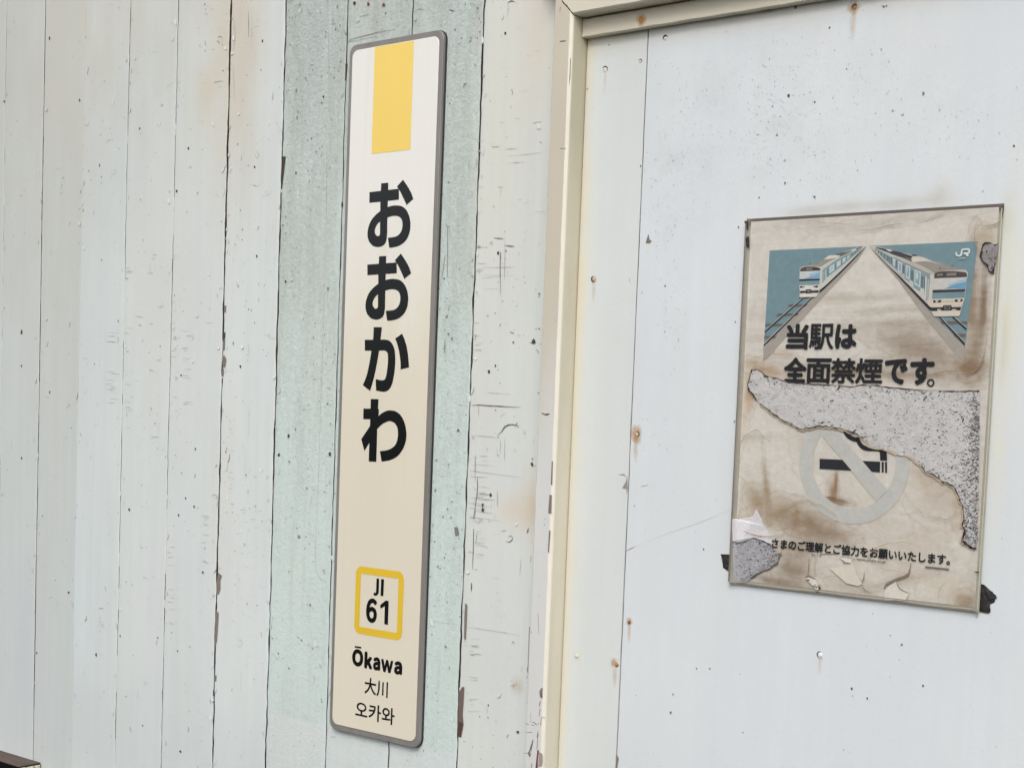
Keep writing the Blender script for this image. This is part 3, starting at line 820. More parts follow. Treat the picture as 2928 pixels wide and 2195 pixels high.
for pts, wd, c, zf in (([(120, 938), (180, 952)], .0012, C_BROWN, T0), ([(230, 915), (265, 920), (290, 945), (320, 965)], .0014, C_BROWN, T0), ([(225, 960), (270, 970)], .001, C_GREY, T0), ([(385, 835), (440, 838)], .0009, C_GREY, T0), ([(110, 1075), (240, 1080)], .0008, C_GREY, T0), ([(95, 1418), (165, 1412)], .001, C_GREY, T0), ([(215, 760), (205, 930)], .0008, C_PALE, T0),
                       ([(255, 0), (275, 40), (330, 90), (370, 140), (440, 225), (470, 262)], .0018, C_DARK, U0), ([(225, 665), (260, 655), (300, 655)], .0014, C_BROWN, U0), ([(238, 110), (225, 190)], .0016, lin((170, 150, 125)), U0), ([(100, 995), (125, 1005), (150, 1000)], .0020, C_DARK, R1_), ([(165, 1280), (160, 1420)], .0030, GREYW, R1_), ([(155, 1480), (150, 1590)], .0050, GREYW, R1_), ([(155, 40), (148, 140)], .0050, GREYW, R2_), ([(150, 250), (142, 380)], .0024, GREYW, R2_), ([(40, 400), (36, 440)], .0016, C_GREY, R2_), ([(30, 820), (20, 1100)], .0016, GREYW, R2_), ([(80, 740), (85, 860)], .0010, C_GREY, R2_), ([(210, 245), (245, 243)], .0012, C_BROWN, R0), ([(210, 880), (245, 880)], .0009, C_GREY, R0)):
    q = PT(zf, curve(pts, False, 3) if len(pts) > 2 else pts)
    fw.ribbon(q, wd, c, taper=len(q) > 3, jit=.4)
random_wear(fw, JAMB_X0 + .003, JAMB_X1 - .007, ZC - .65, ZC + .6, .7, .8)
fw.make('paint_wear', M_WEAR, post, kind='stuff')
# flake of paint off the arris, and grime along the reveal's inner corner
rv, rf = [], []
for (pa, pb) in (((395, 1050), (375, 1370)),):
    a, b = U0(*pa, YF + .003), U0(*pb, YF + .003)
    fl = Flat(YF + .0015, 1e-6)
    fl.ribbon([(a[0] + .001, a[1] + .012), a, ((a[0] + b[0]) / 2 + .0004, (a[1] + b[1]) / 2), b], .0026, lin((90, 84, 76)), taper=True, jit=.3)
    fl.make('paint_wear', M_WEAR, post, kind='stuff')

# ------------------------------------------------------------------ boarded panel inside the frame
panel = empty('boarded_panel', (-.95, YP, 0), 'smooth bluish white boarded door panel with rusty nail spots behind the poster', 'door')
XJ = -1.3456
zp = np.concatenate([[0.02, .3], np.arange(ZC - .75, ZS + .004, .005)])
PST = [(1700, 500, .022, 1.5, (214, 205, 178), .0)]


def panel_board(xl_f, xr_f, nx, tint, seed, halo_left=False):
    xs = np.linspace(0, 1, nx)
    ed = .0012 / 0.113 if halo_left else .0012 / .945
    T = np.concatenate([[0], [0, ed], xs[1:-1], [1 - ed, 1], [1]])
    xl, xr = xl_f(zp), xr_f(zp)
    X = xl[:, None] + (xr - xl)[:, None] * T[None, :]
    Z = np.repeat(zp[:, None], len(T), 1)
    Yb = np.zeros(len(T)) + YP; Yb[0] = Yb[-1] = YP + .010; Yb[1] += .0008; Yb[-2] += .0008
    Y = np.repeat(Yb[None, :], len(zp), 0)
    V = np.stack([X, Y, Z], -1).reshape(-1, 3)
    x, z = V[:, 0], V[:, 2]
    col = np.zeros((len(x), 4)); keep = np.ones(len(x)); ws = np.zeros(len(x)) + 1e-9
    def add(k, c):
        nonlocal keep, ws
        k = np.clip(k, 0, 1); col[:, :3] += np.outer(k, alb(c)); ws += k; keep = keep * (1 - k)
    nz = fbm(x * 20, z * 6, seed)
    if halo_left:
        add(.75 * np.exp(-((x - JAMB_X1) / (.008 + .016 * nz)) ** 2) * (.4 + nz), (214, 205, 178))
        add(.5 * np.exp(-((x - JAMB_X1) / .005) ** 2), (190, 180, 150))
    add(.45 * np.exp(-((z - ZS) / .02) ** 2) * (.5 + nz), (206, 198, 178))
    nz2 = fbm(x * 34, z * 30, seed + 4, 5)
    for px, py, rx, rz, a in ((1960, 420, .06, .10, .5), (2190, 330, .05, .10, .45), (2360, 250, .12, .08, .35), (1900, 560, .03, .12, .3), (2060, 260, .1, .1, .25), (1930, 900, .025, .12, .3), (1890, 1230, .03, .04, .25), (2700, 330, .08, .06, .2), (2750, 1250, .03, .15, .2)):
        q = at(px, py, YP)
        add(a * .3 * np.exp(-((x - q[0]) / rx) ** 2 - ((z - q[1]) / rz) ** 2) * sstep(.35, .8, nz2), (172, 173, 170))
    # dirt above the poster and the yellowed strip to its right
    for px, py, rx, rz, a, c in ((2450, 590, .12, .007, .5, (176, 172, 160)), (2695, 565, .018, .016, .55, (180, 176, 164)), (2590, 580, .03, .008, .4, (170, 166, 156)), (2300, 608, .03, .007, .35, (165, 162, 155)), (2880, 900, .018, .16, .55, (214, 212, 192)), (2880, 620, .010, .03, .5, (190, 188, 165)), (2855, 1300, .010, .1, .4, (214, 210, 190)), (2870, 1000, .006, .05, .5, (176, 172, 150))):
        q = at(px, py, YP)
        add(a * np.exp(-((x - q[0]) / rx) ** 2 - ((z - q[1]) / rz) ** 2) * np.clip(.2 + 1.5 * nz2, 0, 1.3), c)
    col[:, :3] /= ws[:, None]; col[:, 3] = 1 - keep
    nc = len(T)
    cc_ = col.reshape(len(zp), nc, 4); cc_[:, [0, -1]] = (.10, .085, .075, 1.0); cc_[:, [1, -2]] = (.30, .27, .25, .6)
    Fc = [(r * nc + c, r * nc + c + 1, (r + 1) * nc + c + 1, (r + 1) * nc + c) for r in range(len(zp) - 1) for c in range(nc - 1)]
    o = build('panel_board', V, Fc, M_PANEL, panel, vcol=col)
    o.color = (*alb(tint), 1)
    return o


gapn = lambda z, s: XJ + (fbm(np.full(len(z), 2.2), z * 30, 77) - .5) * .0012 + s * (.0003 + .0007 * fbm(np.full(len(z), 5.2), z * 24, 78))
b1 = panel_board(lambda z: np.full(len(z), JAMB_X1 + .0009), lambda z: gapn(z, -1), 16, (204, 209, 208), 3, True)
b1['label'] = 'narrow strip of board next to the frame post'
b2 = panel_board(lambda z: gapn(z, 1), lambda z: np.full(len(z), XR1 - .001), 130, (206, 211, 214), 9)
build('backing', [(JAMB_X1 - .01, YP + .012, 0), (XR1 + .01, YP + .012, 0), (XR1 + .01, YP + .012, ZH + .05), (JAMB_X1 - .01, YP + .012, ZH + .05)], [(0, 1, 2, 3)], M_BACK, panel)


def soft_spot(name, px, py, Y, rx, rz, c, a, parent, n=20):
    """Irregular stain fading out at its rim."""
    x, z = at(px, py, Y)
    V, Cc, Fc = [(x, Y - .0005, z)], [(*c, a)], []
    for ring, (f, al) in enumerate(((.35, .85), (.65, .45), (1.0, 0.0))):
        for k in range(n):
            an = 2 * math.pi * k / n
            r = f * (1 + .35 * (fbm(math.cos(an) * 1.5 + px, math.sin(an) * 1.5 + py, 5) - .5) * 2)
            V.append((x + rx * r * math.cos(an), Y - .0005, z + rz * r * math.sin(an))); Cc.append((*c, a * al))
    for k in range(n):
        j = (k + 1) % n
        Fc.append((0, 1 + k, 1 + j))
        for ring in range(2):
            b = 1 + ring * n
            Fc.append((b + k, b + n + k, b + n + j, b + j))
    return build(name, V, Fc, M_SOFT, parent, vcol=Cc)


def nail(px, py, r, parent, Y=YP, rust=0.0, dark=.6, head=(190, 185, 172), ang=120):
    """A painted-over nail head standing a little proud in its dent, with a dark crescent of gap round part of it."""
    x, z = at(px, py, Y)
    V, Cc, Fc = [], [], []
    n = 14
    for f, y in ((1.0, 0.0001), (.88, -.0004), (.5, -.0007)):
        for k in range(n):
            a = 2 * math.pi * k / n
            V.append((x + r * f * math.cos(a), Y + y, z + r * f * math.sin(a)))
            h = C_RUST if rust and f > .9 else alb(head)
            Cc.append((*h, 1))
    V.append((x, Y - .0008, z)); Cc.append((*alb(head), 1))
    for ring in range(2):
        for k in range(n):
            j = (k + 1) % n
            Fc.append((ring * n + k, ring * n + j, (ring + 1) * n + j, (ring + 1) * n + k))
    for k in range(n): Fc.append((2 * n + k, 2 * n + (k + 1) % n, 3 * n))
    o = build('nail', V, Fc, M_NAIL, parent, vcol=Cc, smooth=True)
    if dark:
        fl = Flat(Y - .0006, 1e-6)
        pts = [(x + r * 1.12 * math.cos(math.radians(ang + k)), z + r * 1.12 * math.sin(math.radians(ang + k))) for k in range(-90, 95, 15)]
        fl.ribbon(pts, r * .45 * dark * 2, C_DARK, taper=True, jit=.25)
        fl.make('nail_gap', M_WEAR, parent)
    return o


NAILS = [(1730, 200, .0042, b1, 0, .55, (205, 205, 200), 60), (1831, 176, .0026, b1, 0, .6, (200, 196, 184), 60), (1903, 110, .0034, b2, 0, .9, (205, 206, 202), 110), (1699, 797, .0042, b1, 1, .6, (180, 172, 160), 200), (1822, 1241, .0034, b2, 1, .7, (196, 180, 150), 20), (1800, 1777, .0022, b2, 1, .9, (120, 84, 50), 240),
         (1649, 1873, .0040, b1, 0, .0, (216, 208, 186), 0), (1763, 1898, .0032, b1, 1, .4, (176, 128, 70), 300), (2345, 1871, .0038, b2, 0, .45, (222, 224, 224), 150), (2444, 22, .0034, b2, 1, .9, (150, 110, 70), 110)]
for px, py, r, par, rust, dark, head, ang in NAILS:
    nail(px, py, r, par, YP, rust, dark, head, ang)
nail(1834, 59, .0042, cap, YS, 1, 0, (176, 120, 60), 0)
for px, py, rx, rz, a, par, Y in ((1819, 1242, .012, .016, .75, b2, YP), (1800, 1776, .007, .008, .6, b2, YP), (1757, 1894, .008, .008, .7, b1, YP), (2442, 22, .011, .011, .65, b2, YP), (1699, 800, .006, .007, .35, b1, YP), (1834, 59, .011, .011, .75, cap, YS), (2345, 1878, .005, .006, .35, b2, YP), (1649, 1875, .007, .007, .25, b1, YP), (2195, 28, .02, .006, .3, b2, YP)):
    soft_spot('rust_stain', px, py, Y, rx, rz, alb((196, 150, 92)), a, par)
for px, py, rx, rz, a, par in ((1818, 1275, .005, .030, .30, b2), (1800, 1800, .004, .022, .30, b2), (1758, 1925, .005, .026, .28, b1), (2440, 60, .006, .030, .25, b2), (1698, 830, .004, .022, .22, b1), (1730, 235, .003, .02, .16, b1), (2345, 1900, .003, .02, .18, b2)):
    soft_spot('rust_run', px, py, YP, rx, rz, alb((200, 168, 124)), a, par)
pw = Flat(YP - .0005, 5e-7)
for x, y, r in ((2641, 268, .0030), (2528, 20, .0026), (2535, 18, .002), (2112, 650, .0022), (2275, 22, .004), (2330, 292, .0022), (2222, 386, .0022), (2256, 273, .003), (2245, 524, .0022), (2330, 564, .002), (1832, 475, .0026), (1742, 129, .0018), (1902, 817, .002), (2900, 417, .002), (2030, 1910, .002), (1992, 1910, .0015), (2012, 1570, .002), (2100, 1205, .0022), (2640, 1960, .0022), (2480, 1995, .002), (2436, 1968, .0025), (2515, 740, .0), (1680, 255, .0018), (1665, 277, .0022)):
    if r:
        q = at(x, y, YP); blob(pw, q[0], q[1], r * .6, r * .75, random.choice([C_DARK, C_BROWN, C_BROWN]))
V3 = lambda zf, pts: [zf(x, y, YP) for x, y in pts]
pw.poly(V3(R0, [(718, 1440), (735, 1385), (742, 1420), (755, 1428), (742, 1442)]), C_BROWN)
pw.poly(V3(R1_, [(610, 1365), (602, 1400), (580, 1440), (605, 1445), (606, 1475), (612, 1440)]), lin((150, 140, 136)))
pw.poly(V3(R2_, [(545, 1570), (560, 1600), (550, 1658), (540, 1658)]), C_BROWN)
for pts, wd, c, zf in (([(595, 376), (625, 360), (655, 345)], .0010, C_GREY, R2_), ([(640, 352), (850, 268), (1060, 195), (1228, 122)], .00035, C_PALE, R2_), ([(560, 1362), (585, 1360), (605, 1372)], .0012, C_BROWN, R1_), ([(690, 1430), (735, 1422)], .0008, C_PALE, R1_), ([(630, 225), (620, 205), (628, 200)], .0010, C_PALE, R1_)):
    pw.ribbon(V3(zf, curve(pts, False, 4) if len(pts) > 2 else pts), wd, c, taper=len(pts) > 2, jit=.2)
for _ in range(420):                                                # fly specks and grit on the panel
    x, z = random.uniform(XJ, -.70), random.uniform(ZC - .55, ZS)
    k = .35 + .65 * float(sstep(ZC - .1, ZC + .3, z))
    if random.random() > k or vnoise(x * 9, z * 7, 3) < .4: continue
    r = .0006 * math.exp(random.gauss(.1, .45)); blob(pw, x, z, r, r, random.choice([C_GREY, C_PALE, C_PALE, C_BROWN]), n=6)
for cx, cy_, sx_, sz_, n in ((1960, 420, .05, .09, 260), (2190, 330, .045, .09, 240), (2360, 250, .12, .07, 260), (1900, 620, .025, .10, 110), (1925, 900, .02, .10, 110), (2060, 250, .09, .08, 160), (1890, 1230, .03, .03, 60), (2720, 330, .08, .05, 90), (2300, 480, .08, .05, 120)):
    q = at(cx, cy_, YP)                                             # clouds of fine mildew
    for _ in range(n):
        x, z = random.gauss(q[0], sx_ * .6), random.gauss(q[1], sz_ * .6)
        if not (XJ + .004 < x < -.70 and z < ZS - .01): continue
        r = .00036 * math.exp(random.gauss(0, .35)); blob(pw, x, z, r * random.uniform(.8, 2.2), r, random.choice([lin((182, 184, 183)), lin((190, 192, 192)), lin((176, 177, 176)), lin((164, 164, 162))]), random.uniform(0, 3), 5)
pw.make('paint_wear', M_WEAR, b2, kind='stuff')

# ------------------------------------------------------------------ ledge at the left
lx, lz = at(117, 2179, 0)
LD = .052
led = empty('ledge', (lx - .3, -.02, lz - .03), 'end of a white painted ledge with worn dark brown top low on the wall', 'ledge')


def box(name, x0, x1, y0, y1, z0, z1, mat, parent, bev=.0015, nx=30, jit=.0008, vc=None, seed=0):
    V, Fc, Cc = [], [], []
    prof = [(y1, z0), (y0 + bev, z0), (y0, z0 + bev), (y0, z1 - bev), (y0 + bev, z1), (y1, z1)]
    for k in range(nx + 1):
        x = x0 + (x1 - x0) * k / nx
        for q, (y, z) in enumerate(prof):
            V.append((x, y - (fbm(x * 40, q * 1.7 + seed, 5) - .5) * jit * (0 if q in (0, 5) else 1), z + (fbm(x * 33, q * 2.3 + seed, 6) - .5) * jit))
    n = len(prof)
    for k in range(nx):
        for q in range(n - 1):
            Fc.append(((k + 1) * n + q, (k + 1) * n + q + 1, k * n + q + 1, k * n + q)[::-1])
    Fc.append(tuple(range(n))); Fc.append(tuple(nx * n + q for q in range(n))[::-1])
    return build(name, V, Fc, mat, parent)


lb = box('front_board', lx - .9, lx, -LD, -.0005, lz - .10, lz - .003, M_TRIM, led)
lb.color = (*alb((206, 207, 200)), 1)
box('top_strip', lx - .9, lx - .002, -LD - .001, -.001, lz - .003, lz, M_BROWN, led, .0012, 40, .0014, seed=3)
ew = Flat(-LD - .0009, 1e-6)
ew.ribbon([(lx - .014, lz - .008), (lx - .006, lz - .011), (lx - .002, lz - .020)], .003, C_BROWN, taper=True)
ew.make('paint_wear', M_WEAR, lb, kind='stuff')
n_e = 18                                                             # bare cream end grain with brown peels
V = []; Cc = []; Fc = []
for a in range(n_e + 1):
    for b in range(n_e + 1):
        y = -LD + .001 + (LD - .003) * a / n_e; z = lz - .004 - .08 * b / n_e
        V.append((lx + .0006, y, z))
        h = float(fbm(y * 140, z * 160, 4)); c = alb((228, 224, 205)) if h > .45 else alb((170, 155, 130))
        Cc.append((*c, 1))
Fc = [(a * (n_e + 1) + b, a * (n_e + 1) + b + 1, (a + 1) * (n_e + 1) + b + 1, (a + 1) * (n_e + 1) + b) for a in range(n_e) for b in range(n_e)]
build('end_face', V, Fc, M_WEAR, led, vcol=Cc)

# ------------------------------------------------------------------ station name sign
SXL, SXR, SZB, SZT, SYF = -1.9640, -1.7440, ZC - .5660, ZC + .6255, -.0100
sign = empty('station_sign', ((SXL + SXR) / 2, -.005, SZB), 'tall cream station name sign with yellow band and black lettering in grey frame', 'sign')


def plate(name, out, y_back, y_front, mat, parent, bev=.0012):
    n = len(out)
    cx, cz = np.mean([p[0] for p in out]), np.mean([p[1] for p in out])
    ins = []
    for i in range(n):
        a, b = np.array(out[i - 1]), np.array(out[(i + 1) % n])
        tt = b - a; tt = tt / np.hypot(*tt)
        ins.append(np.array(out[i]) + np.array([-tt[1], tt[0]]) * bev)
    V = [(x, y_back, z) for x, z in out] + [(x, y_front + bev, z) for x, z in out] + [(x, y_front, z) for x, z in ins]
    Fc = []
    for k in range(2):
        for i in range(n):
            j = (i + 1) % n
            Fc.append((k * n + i, k * n + j, (k + 1) * n + j, (k + 1) * n + i)[::-1])
    Fc.append(tuple(range(2 * n, 3 * n)))
    o = build(name, V, Fc, mat, parent)
    return o


plate('gap_shadow', rrect(SXL - .0006, SZB - .0006, SXR + .0010, SZT + .0010, .0165), -.0006, -.0040, plain_mat('gap_shadow_dark', (.03, .03, .032), .7), sign, .0004)  # dark plate standing in for the shadow in the gap round the frame
plate('frame', rrect(SXL, SZB, SXR, SZT, .016), -.0012, SYF, M_FRAME, sign, .0006)
FY = SYF - .0012
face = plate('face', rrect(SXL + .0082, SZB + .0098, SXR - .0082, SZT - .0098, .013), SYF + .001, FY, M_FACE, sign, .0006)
LY = FY - .0003
S4 = lambda x, y: at(750 + x * .4825, y * .4825, FY)
a, b, c, d = S4(665, 278), S4(897, 238), S4(880, 885), S4(650, 915)
x0, x1 = (a[0] + d[0]) / 2, (b[0] + c[0]) / 2
zb_ = (c[1] + d[1]) / 2
fl = Flat(LY); fl.poly([(x0, zb_), (x1, zb_), (x1, SZT - .0108), (x0, SZT - .0108)], (0, 0, 0))
fl.make('yellow_band', M_YEL, face)


def glyph(polys, zf, dz=0.0, dx=0.0, holes=None):
    fl = Flat(LY, .00003)
    for pl in polys:
        if isinstance(pl, dict):
            o = [zf(*q, FY) for q in curve(pl['o'])]; h = [zf(*q, FY) for q in curve(pl['h'])]
            o = [(x + dx, z + dz) for x, z in o]; h = [(x + dx, z + dz) for x, z in h]
            y = fl.Y - fl.step * fl.n; fl.n += 1
            tri = tessellate_polygon([[Vector((x, z, 0)) for x, z in o], [Vector((x, z, 0)) for x, z in h]])
            b0 = len(fl.v); fl.v += [(x, y, z) for x, z in o + h]
            for t_ in tri:
                t_ = [b0 + i for i in t_]
                ar = sum(fl.v[t_[i]][0] * fl.v[t_[(i + 1) % 3]][2] - fl.v[t_[(i + 1) % 3]][0] * fl.v[t_[i]][2] for i in range(3))
                fl.f.append(t_ if ar > 0 else t_[::-1]); fl.c.append((0, 0, 0))
        else:
            q = [zf(*q, FY) for q in curve(pl)]
            fl.poly([(x + dx, z + dz) for x, z in q], (0, 0, 0))
    return fl.make('character', M_INK, face)


O_ = [[(200, 375, 1), (835, 300, 1), (835, 535, 1), (200, 605, 1)],
      [(455, 185, 1), (608, 170, 1), (596, 600, 1), (584, 1000, 1), (436, 1000, 1), (436, 600, 1)],
      {'o': [(440, 775, 1), (330, 870), (240, 980), (185, 1110), (160, 1250), (170, 1370), (210, 1460), (280, 1530), (370, 1555), (450, 1545), (520, 1500), (560, 1430), (580, 1300), (584, 1100), (588, 900, 1), (592, 780, 1)],
       'h': [(430, 1005, 1), (375, 1060), (335, 1130), (315, 1210), (325, 1270), (360, 1315), (395, 1318), (420, 1300), (430, 1270, 1)]},
      [(594, 692, 1), (700, 665), (800, 660), (900, 680), (980, 740), (1040, 840), (1075, 960), (1085, 1080), (1070, 1220), (1020, 1360), (940, 1460), (830, 1530), (720, 1560), (628, 1570, 1), (600, 1355, 1), (700, 1345), (790, 1320), (860, 1260), (900, 1180), (915, 1080), (905, 990), (870, 925), (810, 890), (740, 883), (660, 895), (586, 922, 1)],
      [(925, 105, 1), (985, 190), (1060, 310), (1110, 410), (1148, 520, 1), (1000, 650, 1), (960, 560), (900, 430), (850, 335), (795, 255, 1)]]
KA = [[(185, 405, 1), (540, 403, 1), (660, 403), (740, 430), (800, 490), (845, 590), (868, 720), (872, 900), (860, 1080), (835, 1250), (800, 1400), (750, 1500), (690, 1555), (620, 1576), (540, 1568), (440, 1548, 1), (430, 1290, 1), (520, 1312), (590, 1318), (640, 1290), (670, 1200), (695, 1040), (708, 880), (705, 760), (690, 690), (630, 648), (505, 650, 1), (185, 650, 1)],
      [(385, 118, 1), (570, 122, 1), (540, 400), (505, 660), (450, 980), (390, 1260), (305, 1558, 1), (140, 1428, 1), (220, 1230), (280, 980), (335, 650), (372, 400)],
      [(1028, 265, 1), (1080, 390), (1130, 560), (1160, 750), (1185, 1025, 1), (992, 1075, 1), (990, 900), (960, 680), (920, 510), (870, 375, 1)]]
WA = [[(380, 152, 1), (548, 157, 1), (535, 380, 1), (520, 800, 1), (500, 1508, 1), (335, 1498, 1), (350, 1090, 1), (370, 590, 1)],
      [(222, 358, 1), (555, 368, 1), (550, 525, 1), (520, 800, 1), (350, 1095, 1), (245, 1272, 1), (175, 1018, 1), (365, 735, 1), (370, 590, 1), (218, 588, 1)],
      [(540, 530, 1), (620, 460), (720, 410), (820, 400), (930, 425), (1030, 510), (1100, 640), (1140, 800), (1150, 960), (1120, 1120), (1050, 1270), (950, 1390), (800, 1470), (615, 1502, 1), (577, 1275, 1), (700, 1262), (820, 1220), (910, 1140), (955, 1020), (968, 890), (955, 780), (910, 690), (850, 645), (780, 630), (690, 660), (610, 710), (520, 800, 1)]]
g1 = at(1057.4, 548.6, FY); g2 = at(1051.6, 755.5, FY)
glyph(O_, zm(1030, 500, .1327))
glyph(O_, zm(1030, 500, .1327), g2[1] - g1[1], g2[0] - g1[0])
glyph(KA, zm(1020, 920, .1267))
glyph(WA, zm(1010, 1120, .1326))
Q = lambda x, y: at(990 + x * .3135, 1590 + y * .3135, FY)
# station number mark: a rounded square ring, white inside
qs = [Q(88, 85), Q(525, 140), Q(512, 768), Q(75, 700)]
bx0, bx1 = (qs[0][0] + qs[3][0]) / 2, (qs[1][0] + qs[2][0]) / 2
bz1, bz0 = (qs[0][1] + qs[1][1]) / 2, (qs[2][1] + qs[3][1]) / 2
ro, ri = rrect(bx0, bz0, bx1, bz1, .014), rrect(bx0 + .0125, bz0 + .0125, bx1 - .0125, bz1 - .0125, .0015)
n = len(ro)
ring = build('number_mark', [(x, LY, z) for x, z in ro + ri], [(i, (i + 1) % n, n + (i + 1) % n, n + i) for i in range(n)], M_RING, face)
ring['label'] = 'yellow square ring round the station number'


def sign_text(body, L, Rt, T, B, bold):
    text_fit('lettering', body, (Q(*L)[0], Q(*B)[1], Q(*Rt)[0], Q(*T)[1]), LY - .0001, M_INK, face, bold)


def sign_poly(pts):
    fl = Flat(LY - .0001); fl.poly([Q(*q) for q in curve(pts)], (0, 0, 0)); return fl.make('lettering', M_INK, face)


sign_poly([(278, 200, 1), (301, 203, 1), (298, 315), (291, 343), (271, 358), (250, 352, 1), (252, 327, 1), (266, 331), (273, 316)])
sign_poly([(320, 206, 1), (346, 209, 1), (340, 362, 1), (314, 358, 1)])
sign_text('\uff16', (182, 500), (282, 500), (235, 380), (235, 606), .050)
sign_poly([(360, 401, 1), (388, 405, 1), (382, 623, 1), (348, 617, 1), (353, 452, 1), (316, 476, 1), (310, 444, 1)])
sign_text('\uff2f', (55, 920), (157, 935), (106, 843), (106, 1003), .075)
sign_poly([(80, 815, 1), (140, 824, 1), (139, 839, 1), (79, 830, 1)])
sign_text('\uff4b', (167, 940), (241, 950), (180, 864), (210, 1026), .075)
sign_text('\uff41', (246, 980), (312, 990), (280, 917), (280, 1040), .085)
sign_text('\uff57', (318, 1000), (428, 1010), (375, 941), (375, 1058), .075)
sign_text('\uff41', (438, 1010), (512, 1020), (475, 954), (475, 1078), .085)
sign_text('\u5927\u5ddd', (167, 1200), (381, 1200), (215, 1105), (365, 1288), .018)
sign_text('\uc624\uce74\uc640', (84, 1430), (442, 1460), (140, 1322), (415, 1536), .016)

# ------------------------------------------------------------------ poster in a clear sleeve
PY = YP - .0016
px0, pz1 = at(2136, 628, PY); px1 = (at(2872, 580, PY)[0] + at(2801, 1752, PY)[0]) / 2
px0 = (px0 + at(2092, 1668, PY)[0]) / 2
pz1 = (pz1 + at(2872, 580, PY)[1]) / 2; pz0 = (at(2092, 1668, PY)[1] + at(2801, 1752, PY)[1]) / 2
poster = empty('no_smoking_poster', ((px0 + px1) / 2, PY, pz0), 'torn and water stained no smoking poster with two trains taped to the panel', 'poster')


def lift(x, z):
    """How far the sheet stands off the panel: the left edge and the lower right corner curl away."""
    a = max(0.0, (px0 + .009 - x) / .009); b = max(0.0, (x - px1 + .03) / .03); h = (z - pz0) / (pz1 - pz0)
    return .0035 * a * a + .0022 * b * b * max(0, 1 - 1.2 * h)


def sheet(name, x0, x1, z0, z1, y, mat, parent, colf, nx=60, nz=80):
    X = np.linspace(x0, x1, nx + 1); Zs = np.linspace(z0, z1, nz + 1)
    XX, ZZ = np.meshgrid(X, Zs)
    x, z = XX.ravel(), ZZ.ravel()
    V = [(a, y - lift(a, b), b) for a, b in zip(x, z)]
    Fc = [(r * (nx + 1) + c, r * (nx + 1) + c + 1, (r + 1) * (nx + 1) + c + 1, (r + 1) * (nx + 1) + c) for r in range(nz) for c in range(nx)]
    return build(name, V, Fc, mat, parent, vcol=colf(x, z) if colf else None, smooth=True)


def back_col(x, z):
    h = (z - pz0) / (pz1 - pz0)
    n = fbm(x * 40, z * 40, 12)
    c = np.tile(np.array(lin((176, 172, 158))), (len(x), 1))
    top = sstep(.975, .985, h)[:, None]
    c = c * (1 - top) + np.array(lin((98, 88, 82))) * top
    lf = sstep(px0 + .006, px0 + .003, x)[:, None]
    c = c * (1 - lf * .6) + np.array(lin((128, 122, 116))) * lf * .6
    return np.concatenate([c * (.9 + .2 * n[:, None]), np.ones((len(x), 1))], 1)


sheet('sleeve_back', px0, px1, pz0, pz1, PY, M_SLEEVE_BACK, poster, back_col, 50, 200)
# paper: a touch smaller than the sleeve
ax0 = px0 + .0035; ax1 = (at(2866, 640, PY)[0] + at(2778, 1730, PY)[0]) / 2 ; az1 = pz1 - .0042; az0 = pz0 + .0065
ax1 = px1 - .0062
PA, PB = zm(2050, 560, .3843), zm(2050, 1150, .3843)
